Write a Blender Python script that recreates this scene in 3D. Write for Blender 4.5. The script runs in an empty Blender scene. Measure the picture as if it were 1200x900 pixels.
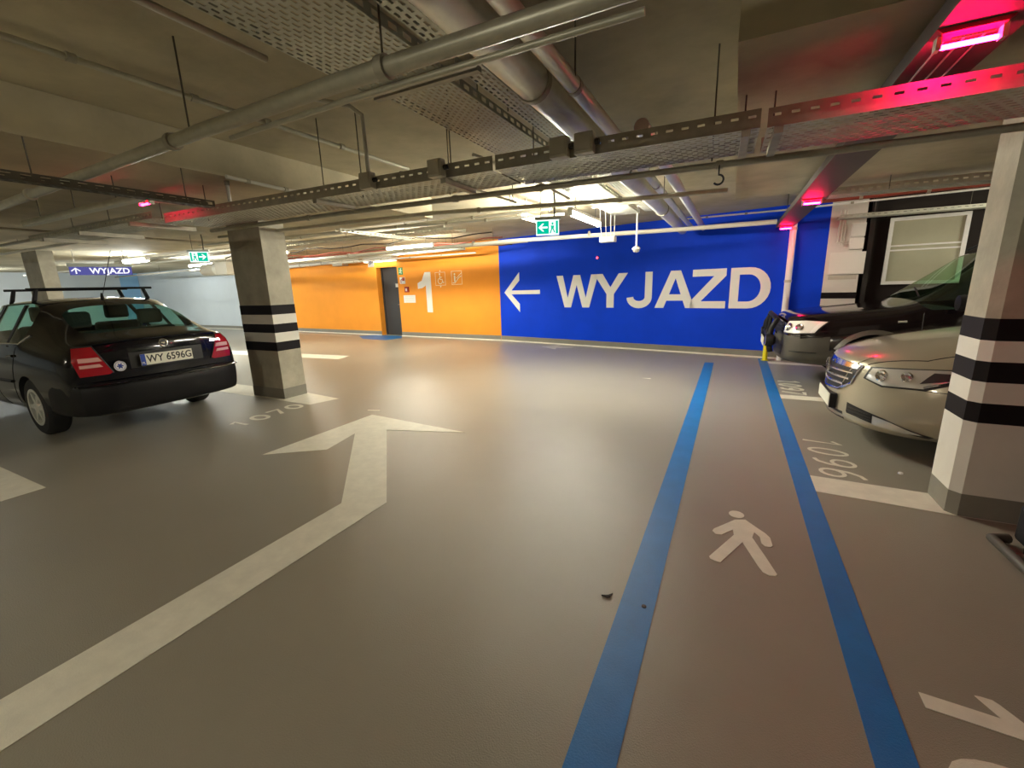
import bpy, bmesh, math, random
from mathutils import Vector, Matrix
from mathutils.bvhtree import BVHTree
random.seed(7)
SC = bpy.context.scene
COL = SC.collection
PI = math.pi

# ------------------------------------------------------------------ camera, world, exposure
def set_camera():
    y, p, r = (math.radians(a) for a in (27.1, 12.87, 1.8))
    F = Vector((-math.sin(y)*math.cos(p), math.cos(y)*math.cos(p), -math.sin(p)))
    r0 = Vector((math.cos(y), math.sin(y), 0)); d0 = F.cross(r0)
    R = r0*math.cos(r) + d0*math.sin(r); D = -r0*math.sin(r) + d0*math.cos(r)
    cam = bpy.data.cameras.new('camera'); o = bpy.data.objects.new('camera', cam); COL.objects.link(o)
    m = Matrix((R, -D, -F)).transposed().to_4x4(); m.translation = Vector((0, 0, 1.6)); o.matrix_world = m
    cam.sensor_width = 36; cam.lens = 503/1200*36; cam.clip_start = .02; cam.clip_end = 200
    SC.camera = o
set_camera()
W = bpy.data.worlds.new('world'); SC.world = W; W.use_nodes = True
W.node_tree.nodes['Background'].inputs[0].default_value = (.9, .88, .78, 1)
W.node_tree.nodes['Background'].inputs[1].default_value = .012
vs = SC.view_settings
SC.display_settings.display_device = 'sRGB'
vs.view_transform = 'Standard'; vs.look = 'None'; vs.gamma = 1; vs.use_curve_mapping = False
vs.exposure = 1.7
try:
    SC.cycles.use_denoising = True; SC.cycles.max_bounces = 8; SC.cycles.transparent_max_bounces = 16
    SC.cycles.sample_clamp_indirect = 4; SC.cycles.caustics_reflective = False; SC.cycles.caustics_refractive = False
except Exception: pass

# ------------------------------------------------------------------ materials
def srgb(r, g, b):
    f = lambda c: c/12.92 if c <= .04045 else ((c+.055)/1.055)**2.4
    return (f(r/255), f(g/255), f(b/255))
def mat(name, col, rough=.5, metal=0, var=0, vscale=3, bump=0, bscale=40, coat=0, spec=.5, dark=None, roughvar=0):
    m = bpy.data.materials.new(name); m.use_nodes = True
    nt = m.node_tree; b = nt.nodes['Principled BSDF']
    b.inputs['Base Color'].default_value = (*col, 1); b.inputs['Roughness'].default_value = rough
    b.inputs['Metallic'].default_value = metal; b.inputs['Specular IOR Level'].default_value = spec
    b.inputs['Coat Weight'].default_value = coat; b.inputs['Coat Roughness'].default_value = .05
    tc = nt.nodes.new('ShaderNodeTexCoord')
    if var or roughvar:
        n = nt.nodes.new('ShaderNodeTexNoise'); n.inputs['Scale'].default_value = vscale; n.inputs['Detail'].default_value = 8
        n.inputs['Roughness'].default_value = .62
        nt.links.new(tc.outputs['Object'], n.inputs['Vector'])
        if var:
            r = nt.nodes.new('ShaderNodeValToRGB'); d = dark or tuple(c*(1-var) for c in col)
            r.color_ramp.elements[0].color = (*d, 1); r.color_ramp.elements[0].position = .3
            r.color_ramp.elements[1].color = (*[min(1, c*(1+var*.5)) for c in col], 1); r.color_ramp.elements[1].position = .7
            nt.links.new(n.outputs['Fac'], r.inputs['Fac']); nt.links.new(r.outputs['Color'], b.inputs['Base Color'])
        if roughvar:
            mr = nt.nodes.new('ShaderNodeMapRange'); mr.inputs['From Min'].default_value = .3; mr.inputs['From Max'].default_value = .7
            mr.inputs['To Min'].default_value = rough-roughvar; mr.inputs['To Max'].default_value = rough+roughvar
            nt.links.new(n.outputs['Fac'], mr.inputs['Value']); nt.links.new(mr.outputs['Result'], b.inputs['Roughness'])
    if bump:
        n2 = nt.nodes.new('ShaderNodeTexNoise'); n2.inputs['Scale'].default_value = bscale; n2.inputs['Detail'].default_value = 4
        bp = nt.nodes.new('ShaderNodeBump'); bp.inputs['Strength'].default_value = bump; bp.inputs['Distance'].default_value = .01
        nt.links.new(tc.outputs['Object'], n2.inputs['Vector'])
        nt.links.new(n2.outputs['Fac'], bp.inputs['Height']); nt.links.new(bp.outputs['Normal'], b.inputs['Normal'])
    return m
def emit(name, col, s):
    m = bpy.data.materials.new(name); m.use_nodes = True; nt = m.node_tree
    e = nt.nodes.new('ShaderNodeEmission'); e.inputs[0].default_value = (*col, 1); e.inputs[1].default_value = s
    nt.links.new(e.outputs[0], nt.nodes['Material Output'].inputs['Surface']); return m
def glass(name, tint, gl=.12):
    m = bpy.data.materials.new(name); m.use_nodes = True; nt = m.node_tree
    t = nt.nodes.new('ShaderNodeBsdfTransparent'); t.inputs[0].default_value = (*tint, 1)
    g = nt.nodes.new('ShaderNodeBsdfGlossy'); g.inputs['Roughness'].default_value = .03
    lw = nt.nodes.new('ShaderNodeLayerWeight'); lw.inputs[0].default_value = .5
    pw = nt.nodes.new('ShaderNodeMath'); pw.operation = 'POWER'; pw.inputs[1].default_value = 4
    nt.links.new(lw.outputs['Facing'], pw.inputs[0])
    f = nt.nodes.new('ShaderNodeMath'); f.operation = 'MULTIPLY_ADD'; f.inputs[1].default_value = .7; f.inputs[2].default_value = .05
    nt.links.new(pw.outputs[0], f.inputs[0])
    mx = nt.nodes.new('ShaderNodeMixShader')
    nt.links.new(f.outputs[0], mx.inputs[0]); nt.links.new(t.outputs[0], mx.inputs[1]); nt.links.new(g.outputs[0], mx.inputs[2])
    nt.links.new(mx.outputs[0], nt.nodes['Material Output'].inputs['Surface']); return m

M = {}
M['floor'] = mat('floor_epoxy', (.30, .28, .228), .31, var=.08, vscale=.7, bump=.3, bscale=170, spec=.45)
M['concrete'] = mat('concrete_ceiling', (.52, .46, .315), .85, var=.3, vscale=1.3, bump=.35, bscale=9)
M['concrete_col'] = mat('concrete_column', (.43, .40, .315), .8, var=.26, vscale=3, bump=.2, bscale=25)
M['white_paint'] = mat('white_wall_paint', (.72, .70, .63), .6, var=.05, vscale=5)
M['blue_wall'] = mat('blue_wall_paint', (.001, .052, .74), .6, spec=.15, var=.1, vscale=1.2, bump=.05, bscale=30)
M['orange_wall'] = mat('orange_wall_paint', (.90, .34, .035), .6, spec=.2, var=.06, vscale=1.2, bump=.05, bscale=30)
M['pale_wall'] = mat('pale_blue_wall_paint', (.62, .68, .72), .6, var=.06, vscale=.6)
M['sky_wall'] = mat('sky_blue_wall_paint', (.32, .58, .85), .6, var=.05, vscale=.6)
M['grey_skirt'] = mat('grey_skirting_paint', (.23, .22, .185), .5, var=.1, vscale=4)
M['black_paint'] = mat('black_band_paint', (.010, .008, .009), .6, spec=.15)
M['marking'] = mat('white_floor_paint', (.80, .78, .67), .45, spec=.3, var=.1, vscale=9, bump=.2, bscale=160)
M['marking_worn'] = mat('worn_white_floor_paint', (.60, .58, .49), .45, var=.25, vscale=14, bump=.2, bscale=160)
M['blue_floor'] = mat('blue_floor_paint', (.008, .17, .52), .42, var=.12, vscale=6, bump=.25, bscale=160)
M['sign_white'] = mat('white_lettering', (.84, .83, .80), .5)
M['pale_print'] = mat('pale_pictogram_print', (.92, .86, .66), .5)
M['galv'] = mat('galvanised_steel', (.56, .56, .47), .45, metal=.3, var=.16, vscale=12)
M['galv_dark'] = mat('dull_steel', (.42, .39, .31), .5, metal=.3, var=.2, vscale=10)
M['silver'] = mat('silver_foil_duct', (.78, .77, .70), .32, metal=.4, var=.1, vscale=6, bump=.25, bscale=9)
M['pipe'] = mat('zinc_sprinkler_pipe', (.50, .48, .38), .4, metal=.35, var=.15, vscale=12)
M['pale_pipe'] = mat('pale_plastic_pipe', (.62, .60, .52), .45)
M['brown_pipe'] = mat('rusty_red_pipe', (.25, .05, .03), .5)
M['rod_grey'] = mat('threaded_rod', (.12, .11, .085), .5, metal=.3)
M['dark_metal'] = mat('dark_metal', (.03, .028, .025), .45, metal=.3)
M['black_plastic'] = mat('black_plastic', (.008, .008, .009), .5, spec=.25, bump=.1, bscale=90)
M['grey_plastic'] = mat('grey_bumper_plastic', (.075, .069, .056), .5, bump=.05, bscale=120)
M['rubber'] = mat('tyre_rubber', (.014, .014, .015), .75, bump=.2, bscale=40)
M['alloy'] = mat('alloy_rim', (.72, .72, .66), .35, metal=.3)
M['chrome'] = mat('chrome', (.8, .8, .8), .12, metal=1)
M['black_car'] = mat('black_car_paint', (.002, .0025, .005), .15, spec=.3, coat=.6)
M['suv_paint'] = mat('dark_aubergine_car_paint', (.006, .0035, .005), .15, spec=.3, coat=.6)
M['beige_car'] = mat('champagne_car_paint', (.42, .38, .285), .3, metal=.4, coat=1)
M['car_glass'] = glass('tinted_green_glass', (.62, .88, .78))
M['suv_glass'] = glass('green_windscreen_glass', (.55, .82, .52))
M['lens'] = glass('clear_lamp_lens', (.92, .92, .9))
M['seat'] = mat('dark_seat_fabric', (.02, .022, .022), .9)
M['red_lens'] = mat('red_tail_lens', (.36, .006, .016), .15, coat=1)
M['pink_lens'] = mat('clear_pink_lens', (.75, .42, .38), .15, coat=1)
M['plate'] = mat('plate_white', (.80, .79, .66), .4)
M['plate_blue'] = mat('plate_blue', (.01, .05, .35), .4)
M['ink'] = mat('black_ink', (.01, .01, .01), .5)
M['lamp_white'] = mat('bright_lamp_glass', (.80, .79, .74), .2, coat=1)
M['lamp_silver'] = mat('lamp_reflector', (.75, .74, .70), .18, metal=.6)
M['door_grey'] = mat('anthracite_door_paint', (.035, .036, .038), .45)
M['yellow'] = mat('yellow_post_paint', (.85, .72, .01), .45)
M['green_sign'] = emit('lit_green_sign', (.0, .42, .27), .4)
M['white_sign'] = emit('lit_white_sign', (.80, 1.0, .90), .45)
M['purple_sign'] = emit('lit_violet_sign', (.10, .10, .34), .3)
M['sign_glow'] = emit('lit_white_letters', (.9, .9, 1.0), .38)
M['sign_frame'] = mat('pale_sign_frame', (.6, .66, .62), .4)
M['red_tube'] = emit('red_tube', (1.0, .003, .07), 120)
M['red_tube_dim'] = emit('dim_red_tube', (1.0, .01, .08), 22)
M['red_lit_housing'] = mat('red_lit_lamp_housing', (.75, .03, .07), .3)  # the tube's red glow is put into the housing colour
M['red_core'] = emit('red_tube_core', (1.0, .30, .25), 60)
LAMP = (1.0, .95, .78)
M['lamp'] = emit('white_tube', LAMP, 110)
M['lamp_cool'] = emit('cool_white_tube', (.92, .97, .95), 100)
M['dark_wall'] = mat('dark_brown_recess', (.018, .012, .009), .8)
M['panel_cream'] = mat('cream_panel', (.42, .41, .29), .55, var=.12, vscale=1.5)
M['white_plain'] = mat('white_enamel', (.75, .73, .66), .4)
M['grey_box'] = mat('grey_junction_box', (.52, .48, .39), .5)
M['red_box'] = mat('red_call_point', (.35, .02, .01), .4)
M['green_print'] = mat('green_sign_print', (.02, .25, .08), .5)
M['trunk'] = mat('grey_trunking', (.12, .105, .095), .6, spec=.2)

# ------------------------------------------------------------------ helpers
class MB:
    def __init__(s): s.v = []; s.f = []; s.marks = []
    def add(s, vs_, fs):
        k = len(s.v); s.marks.append((k, len(s.f))); s.v += [tuple(v) for v in vs_]; s.f += [tuple(i+k for i in f) for f in fs]; return s
    def box(s, x0, y0, z0, x1, y1, z1):
        return s.add([(x0,y0,z0),(x1,y0,z0),(x1,y1,z0),(x0,y1,z0),(x0,y0,z1),(x1,y0,z1),(x1,y1,z1),(x0,y1,z1)],
            [(0,3,2,1),(4,5,6,7),(0,1,5,4),(1,2,6,5),(2,3,7,6),(3,0,4,7)])
    def prism(s, pts, a, b, f):   # f(u,v,w)->xyz, polygon in (u,v), w from a to b
        n = len(pts)
        return s.add([f(u,v,a) for u,v in pts]+[f(u,v,b) for u,v in pts],
            [tuple(range(n))[::-1], tuple(range(n,2*n))]+[(i,(i+1)%n,n+(i+1)%n,n+i) for i in range(n)])
    def tube(s, path, r, n=10, cap=True):
        path = [Vector(p) for p in path]; rings = []
        prev = None
        for i, p in enumerate(path):
            t = ((path[i]-path[i-1]).normalized() if i else Vector())+((path[i+1]-path[i]).normalized() if i+1 < len(path) else Vector())
            t.normalize()
            u = prev if prev else (Vector((0,0,1)) if abs(t.z) < .9 else Vector((1,0,0)))
            u = (u - t*u.dot(t)).normalized(); w = t.cross(u); prev = u
            rr = r[i] if isinstance(r, (list, tuple)) else r
            rings.append([p+(u*math.cos(2*PI*k/n)+w*math.sin(2*PI*k/n))*rr for k in range(n)])
        vs_ = [q for ring in rings for q in ring]; m = len(rings)
        fs = [(i*n+k, i*n+(k+1)%n, (i+1)*n+(k+1)%n, (i+1)*n+k) for i in range(m-1) for k in range(n)]
        if cap: fs += [tuple(range(n))[::-1], tuple(range((m-1)*n, m*n))]
        return s.add(vs_, fs)
    def lathe(s, prof, n=24, axis='z', c=(0,0,0)):   # prof: (radius, height)
        vs_ = []
        for r, h in prof:
            for k in range(n):
                a = 2*PI*k/n; x, y = r*math.cos(a), r*math.sin(a)
                q = {'z':(x,y,h),'y':(x,h,y),'x':(h,x,y)}[axis]; vs_.append((q[0]+c[0],q[1]+c[1],q[2]+c[2]))
        m = len(prof)
        fs = [(i*n+k, i*n+(k+1)%n, (i+1)*n+(k+1)%n, (i+1)*n+k) for i in range(m-1) for k in range(n)]
        fs += [tuple(range(n))[::-1], tuple(range((m-1)*n, m*n))]
        return s.add(vs_, fs)
    def ribbon(s, pts, w, a, b, f, closed=False):
        pts = [Vector(p) for p in pts]; n = len(pts); L = []; R = []
        for i, p in enumerate(pts):
            d = Vector((0,0))
            if i or closed: d += (p-pts[i-1]).normalized()
            if i+1 < n or closed: d += (pts[(i+1)%n]-p).normalized()
            d.normalize(); q = Vector((-d.y, d.x))*w/2; L.append(p+q); R.append(p-q)
        vs_ = [f(p.x, p.y, w_) for P in (L, R) for w_ in (a, b) for p in P]; k = n if closed else n-1; fs = []
        for i in range(k):
            j = (i+1) % n
            fs += [(i, j, 2*n+j, 2*n+i), (n+i, 3*n+i, 3*n+j, n+j), (i, n+i, n+j, j), (2*n+i, 2*n+j, 3*n+j, 3*n+i)]
        if not closed: fs += [(0, 2*n, 3*n, n), (n-1, 2*n-1, 4*n-1, 3*n-1)]
        return s.add(vs_, fs)
    def pieces(s, name, m, parent):
        """every shape added becomes a part of its own"""
        for k0, f0, k1, f1 in [(a[0], a[1], b_[0], b_[1]) for a, b_ in zip(s.marks, s.marks[1:]+[(len(s.v), len(s.f))])]:
            q = MB(); q.v = s.v[k0:k1]; q.f = [tuple(i-k0 for i in f_) for f_ in s.f[f0:f1]]; q.obj(name, m, parent)
    def obj(s, name, m, parent=None, smooth=False, bevel=0, loc=None, rotz=0):
        me = bpy.data.meshes.new(name); me.from_pydata(s.v, [], s.f)
        bm = bmesh.new(); bm.from_mesh(me); bmesh.ops.recalc_face_normals(bm, faces=bm.faces); bm.to_mesh(me); bm.free()
        me.materials.append(M[m] if isinstance(m, str) else m)
        if smooth:
            me.shade_smooth()
            try: me.set_sharp_from_angle(angle=math.radians(40))
            except Exception: pass
        o = bpy.data.objects.new(name, me); COL.objects.link(o)
        if bevel:
            b = o.modifiers.new('bevel', 'BEVEL'); b.width = bevel; b.segments = 2; b.limit_method = 'ANGLE'
        if parent is not None: o.parent = parent
        if loc: o.location = loc
        o.rotation_euler.z = rotz
        return o
def tag(o, label, cat, group=None):
    o['label'] = label; o['category'] = cat
    if group: o['group'] = group
    return o
def thing(name, label, cat, loc=(0,0,0), rotz=0, group=None):
    o = bpy.data.objects.new(name, None); COL.objects.link(o); o.location = loc; o.rotation_euler.z = rotz
    o.empty_display_size = .1
    return tag(o, label, cat, group)
def struct(o, label=None):
    o['kind'] = 'structure'
    if label: o['label'] = label
    return o
XY = lambda z0: (lambda u, v, w: (u, v, z0+w))
XZ = lambda u, v, w: (u, w, v)
def text_mesh(name, txt, size, m, parent, mtx, extrude=.001, bold=0):
    cu = bpy.data.curves.new(name, 'FONT'); cu.body = txt; cu.size = size; cu.extrude = extrude; cu.align_x = 'CENTER'; cu.align_y = 'CENTER'
    cu.offset = bold; cu.resolution_u = 3
    t = bpy.data.objects.new(name, cu); COL.objects.link(t)
    dg = bpy.context.evaluated_depsgraph_get(); me = bpy.data.meshes.new_from_object(t.evaluated_get(dg))
    bpy.data.objects.remove(t); bpy.data.curves.remove(cu)
    me.name = name; me.materials.clear(); me.materials.append(M[m])
    o = bpy.data.objects.new(name, me); COL.objects.link(o); o.parent = parent; o.matrix_local = mtx
    return o
def perforated(b, o, U, V, nu, nv, fu=.62, fv=.42, stag=True):
    """sheet of nu x nv cells, each a slot with a metal frame round it"""
    o, U, V = Vector(o), Vector(U)/nu, Vector(V)/nv
    for j in range(nv):
        sh = .5 if (stag and j % 2) else 0
        for i in range(nu - (1 if sh else 0)):
            p = o+U*(i+sh)+V*j; a = (1-fu)/2; c = (1-fv)/2
            q = [p, p+U, p+U+V, p+V]; h = [p+U*a+V*c, p+U*(1-a)+V*c, p+U*(1-a)+V*(1-c), p+U*a+V*(1-c)]
            b.add(q+h, [(0,1,5,4),(1,2,6,5),(2,3,7,6),(3,0,4,7)])
        if sh:
            for e in (0, nu-.5):
                p = o+U*e+V*j; b.add([p, p+U*.5, p+U*.5+V, p+V], [(0,1,2,3)])
    return b

# ------------------------------------------------------------------ setting
SLAB, DROP = 2.92, 2.62
floor = struct(MB().box(-32, -9, -.2, 9, 14, 0).obj('floor', 'floor'))
ceil_ = struct(MB().box(-32, -9, SLAB, 9, 14, SLAB+.3).obj('ceiling', 'concrete'))
struct(MB().box(-.06, 2.42, DROP, 6.2, 6.75, SLAB-.003).obj('ceiling', 'concrete'))
struct(MB().box(-9.2, -2.5, DROP, -4.08, 5.55, SLAB-.003).obj('ceiling', 'concrete'))
struct(MB().box(-15.5, 1.5, DROP, -9.5, 5.8, SLAB-.003).obj('ceiling', 'concrete'))
# walls: the painted back wall runs in two straight lengths
B0 = Vector((-6.14, 11.41, 0)); BA = math.atan2(-.19134, .98152)      # blue length
O0 = Vector((-16.86, 12.2, 0)); OA = math.atan2(-.0735, .9973); OL = 10.749
W0 = Vector((-29.9, 12.75, 0)); WA = math.atan2(-.55, 13.04); WL = 13.05
DS = (5.62, 6.63, 2.36, .30)   # door opening along the orange wall: from, to, height, depth
struct(MB().box(0, 0, 0, 7.76, .3, SLAB).obj('wall_back', 'blue_wall', loc=B0, rotz=BA), 'wall painted deep blue beside the parking bays')
b = MB().box(0, 0, 0, DS[0], .3, SLAB).box(DS[1], 0, 0, OL, .3, SLAB).box(DS[0], 0, DS[2], DS[1], .3, SLAB)
struct(b.obj('wall_back', 'orange_wall', loc=O0, rotz=OA), 'wall painted orange around the dark door')
struct(MB().box(0, 0, 0, WL, .3, SLAB).obj('wall_back', 'pale_wall', loc=W0, rotz=WA), 'pale wall at the far left beyond the column')
struct(MB().box(-30.3, -9, 0, -29.9, 13.2, SLAB).obj('wall_left', 'pale_wall'))
struct(MB().box(-29.9, 11.9, 0, -29.86, 12.72, SLAB).obj('wall_left', 'sky_wall'))
struct(MB().box(8.0, -9, 0, 8.3, 14, SLAB).obj('wall_right', 'concrete_col'))
struct(MB().box(-32, -9.3, 0, 9, -9, SLAB).obj('wall_front', 'concrete_col'))
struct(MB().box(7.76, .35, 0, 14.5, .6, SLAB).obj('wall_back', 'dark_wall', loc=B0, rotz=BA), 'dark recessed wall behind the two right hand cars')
def skirt(name, p, a, x0, x1):
    b = MB().prism([(-.012,0),(-.012,.14),(0,.15),(0,0)], x0, x1, lambda u, v, w: (w, u, v))
    struct(b.obj(name, 'grey_skirt', loc=p, rotz=a))
    b = MB().prism([(-.05,0.001),(-.014,.03),(-.012,0.001)], x0, x1, lambda u, v, w: (w, u, v))
    struct(b.obj('trim_1', 'marking', loc=p, rotz=a))  # cove strip coloured white to imitate light catching along the skirting foot
skirt('baseboard_back', B0, BA, 0, 7.7); skirt('baseboard_back', O0, OA, DS[1], OL-.02); skirt('baseboard_back', O0, OA, .02, DS[0]); skirt('baseboard_back', W0, WA, .02, WL)

# door in the orange wall
d = MB().box(DS[0]+.02, DS[3]-.06, .0, DS[1]-.02, DS[3]-.02, DS[2]-.01).obj('door_1', 'door_grey', loc=O0, rotz=OA); struct(d)
f = MB().box(DS[0], DS[3]-.09, 0, DS[0]+.06, DS[3], DS[2]).box(DS[1]-.06, DS[3]-.09, 0, DS[1], DS[3], DS[2]).box(DS[0], DS[3]-.09, DS[2]-.06, DS[1], DS[3], DS[2])
f.obj('door_frame', 'door_grey', d)
MB().tube([(DS[1]-.13, DS[3]-.07, 1.08), (DS[1]-.13, DS[3]-.12, 1.08), (DS[1]-.27, DS[3]-.12, 1.08)], .012).obj('door_handle', 'chrome', d, smooth=True)
MB().box(DS[1]-.36, DS[3]-.07, 1.68, DS[1]-.16, DS[3]-.058, 1.80).obj('door_plate', 'sign_white', d)
struct(MB().box(DS[0]-.0, DS[3]-.02, 0, DS[1], DS[3], DS[2]).obj('wall_back', 'dark_wall', loc=O0, rotz=OA), 'dark backing behind the door')

# ------------------------------------------------------------------ columns
def column(name, label, x0, y0, x1, y1, top, bands, cham=.0):
    t = thing(name, label, 'column', (x0, y0, 0)); w, h = x1-x0, y1-y0
    def poly(e): 
        c = cham
        return [(-e+c,-e),(w+e,-e),(w+e,h+e),(-e,h+e),(-e,-e+c)] if c else [(-e,-e),(w+e,-e),(w+e,h+e),(-e,h+e)]
    MB().prism(poly(0), .0, top, XY(0)).obj('shaft', 'concrete_col', t)
    MB().prism(poly(.004), 0.0, .16, XY(0)).obj('skirting', 'grey_skirt', t)
    for z0, z1, m in bands:
        MB().prism(poly(.003), z0, z1, XY(0)).obj({'black_paint': 'black_band', 'white_paint': 'white_band'}[m], m, t)
    return t
K, Wt = 'black_paint', 'white_paint'
cl = column('column', 'concrete column with black and white bands beside the black liftback car', -6.82, 4.14, -6.07, 4.53, DROP,
       [(1.29,1.43,K),(1.15,1.29,Wt),(1.02,1.15,K),(.88,1.02,Wt),(.745,.88,K)])
cr = column('column', 'banded column at the right edge in front of the beige saloon', 1.41, 3.67, 2.25, 4.0, DROP,
       [(1.18,1.315,K),(1.05,1.18,Wt),(.92,1.05,K),(.785,.92,Wt),(.655,.785,K),(.16,.655,Wt)], cham=.05)
column('column', 'bare concrete column at far left behind the car with roof bars', -13.7, 3.85, -12.9, 4.1, DROP,
       [(1.29,1.43,K),(1.15,1.29,Wt),(1.02,1.15,K)])
t = thing('column', 'whitewashed column with electrical boxes behind the dark off roader', 'column', B0, BA)
MB().box(7.76, -.0, 0, 8.27, .34, SLAB).obj('shaft', 'white_paint', t)
for a, c in ((1.19, 1.30), (.94, 1.06)): MB().box(7.757, -.004, a, 8.273, .3, c).obj('black_band', K, t)
# pipe cluster and boxes on that column
b = MB()
for k in range(3):
    x = 7.9+.045*k
    b.tube([(x, -.04, SLAB-.2), (x, -.04, 2.18-.035*k), (8.07, -.04, 2.18-.035*k)], .012, 8)
tag(b.obj('conduit_bundle', 'pale_pipe', loc=B0, rotz=BA, smooth=True), 'three pale conduits bending into the electrical boxes on the whitewashed column', 'conduit')
for z0, z1, nm in ((2.26, 2.48, 'upper'), (2.04, 2.23, 'lower')):
    e = thing('electrical_box', f'white electrical box on the whitewashed column, {nm} of the two', 'electrical box', B0, BA, 'electrical boxes on the column')
    MB().box(8.08, -.1, z0, 8.28, -.002, z1).obj('box_body', 'white_plain', e, bevel=.006)
    MB().box(8.09, -.115, z0+.012, 8.27, -.098, z1-.012).obj('cover', 'white_plain', e, bevel=.004)
e = thing('wall_board', 'large blank white board on the column above its black band', 'board', B0, BA)
MB().box(7.83, -.05, 1.62, 8.33, -.002, 2.0).obj('board_panel', 'white_plain', e, bevel=.004)
MB().box(7.83, -.03, 1.53, 8.24, -.002, 1.60).obj('lower_rail', 'grey_box', e)
# framed panel
e = thing('framed_panel', 'cream panel in white frame on the dark wall above the off roader', 'panel', B0, BA)
b = MB().box(8.6,.22,1.42,8.655,.345,2.54).box(9.53,.22,1.42,9.585,.345,2.54).box(8.655,.22,2.485,9.53,.345,2.54).box(8.655,.22,1.42,9.53,.345,1.475)
b.obj('panel_frame', 'sign_white', e)
for z0, z1 in ((1.475, 1.985), (2.01, 2.06), (2.085, 2.485)):
    MB().box(8.655, .27, z0, 9.53, .345, z1).obj('panel_leaf', 'panel_cream', e)
for z in (1.985, 2.06): MB().box(8.655, .25, z, 9.53, .345, z+.025).obj('rail', 'sign_white', e)
tag(MB().box(8.33,.1,.0,8.40,.345,SLAB-.01).obj('dark_post', 'dark_metal', loc=B0, rotz=BA), 'dark vertical steel post between whitewashed column and framed panel', 'post')
# white pole
e = thing('drain_pipe', 'white vertical drain pipe in front of the blue wall', 'pipe', B0, BA)
MB().tube([(7.22,-.14,.0),(7.22,-.14,SLAB)], .055, 16).obj('pipe_body', 'sign_white', e, smooth=True)
for z in (.5, 1.5, 2.45): MB().lathe([(.063,z),(.063,z+.05)], 16, 'z', (7.22,-.14,0)).obj('clamp', 'galv', e, smooth=True)

# ------------------------------------------------------------------ lettering on the walls
def wall_f(off=0): return lambda u, v, w: (u, w-off, v)
LT = {  # strokes as polygons on a 1-high grid
 'W': [[(0,1),(.20,1),(.35,.30),(.52,1),(.72,1),(.89,.30),(1.04,1),(1.24,1),(.99,0),(.79,0),(.62,.70),(.45,0),(.25,0)]],
 'Y': [[(0,1),(.24,1),(.46,.60),(.68,1),(.92,1),(.56,.40),(.56,0),(.36,0),(.36,.40)]],
 'A': [[(0,0),(.22,0),(.30,.22),(.66,.22),(.74,0),(.96,0),(.60,1),(.37,1)]],
 'Z': [[(.04,1),(.84,1),(.84,.82),(.27,.18),(.86,.18),(.86,0),(0,0),(0,.17),(.56,.82),(.04,.82)]],
}
def arc(cx, cz, rx, rz, a0, a1, n=14):
    return [(cx+rx*math.cos(math.radians(a0+(a1-a0)*k/n)), cz+rz*math.sin(math.radians(a0+(a1-a0)*k/n))) for k in range(n+1)]
def letter(ch, s, z, w, h, m, parent, off=.006):
    b = MB(); F = lambda pts: [(s+u*w, z+v*h) for u, v in pts]
    f = lambda u, v, q: (u, q, v)
    if ch == 'D':
        outer = [(0,0)]+[(p[0], p[1]) for p in arc(.42,.5,.46,.5,-90,90)]+[(0,1)]
        inner = [(.2,.17)]+[(p[0], p[1]) for p in arc(.40,.5,.27,.33,-90,90)]+[(.2,.83)]
        o_, i_ = F(outer), F(inner); n = len(o_)
        for k in range(n): b.prism([o_[k], o_[(k+1)%n], i_[(k+1)%n], i_[k]], -off, -.0006, f)
    elif ch == 'J':
        b.ribbon(F([(.62,1),(.62,.3)])+F(arc(.36,.3,.26,.21,0,-180,14)), .2*w*.98, -off, -.0006, f)
    elif ch == 'A':
        p = LT['A'][0]
        b.prism(F([(0,0),(.22,0),(.485,.80),(.485,1),(.37,1)]), -off, -.0006, f).prism(F([(.96,0),(.60,1),(.485,1),(.485,.80),(.74,0)]), -off, -.0006, f)
        b.prism(F([(.27,.20),(.69,.20),(.63,.37),(.33,.37)]), -off-.0004, 0, f)
    else:
        b.prism(F(LT[ch][0]), -off, -.0006, f)
    return b.obj('letter', m, parent)
word = thing('exit_lettering', 'big white capital lettering WYJAZD painted on the blue wall', 'lettering', B0, BA)
for ch, s0, w in (('W', 1.96, .98), ('Y', 3.06, .97), ('J', 3.93, .86), ('A', 4.62, .93), ('Z', 5.40, .84), ('D', 6.19, .84)):
    letter(ch, s0, 1.0, w, .82, 'sign_white', word)
ar = MB()
wf = lambda u, v, q: (u, q, v)
ar.prism([(.17,1.415),(.72,1.97),(.72,1.74),(.43,1.47),(1.42,1.47),(1.42,1.36),(.43,1.36),(.72,1.09),(.72,.86)], -.006, 0, wf)
tag(ar.obj('wall_arrow', 'sign_white', loc=B0, rotz=BA), 'white arrow pointing left on the blue wall before the lettering', 'arrow')
nb = MB().prism([(7.53,1.60),(7.53,1.78),(7.72,1.86),(7.86,2.12),(8.11,2.12),(8.11,.83),(7.88,.83),(7.88,1.70),(7.72,1.62)], -.006, 0, wf)
tag(nb.obj('wall_numeral', 'sign_white', loc=O0, rotz=OA), 'tall white numeral 1 painted on the orange wall', 'numeral')
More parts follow.
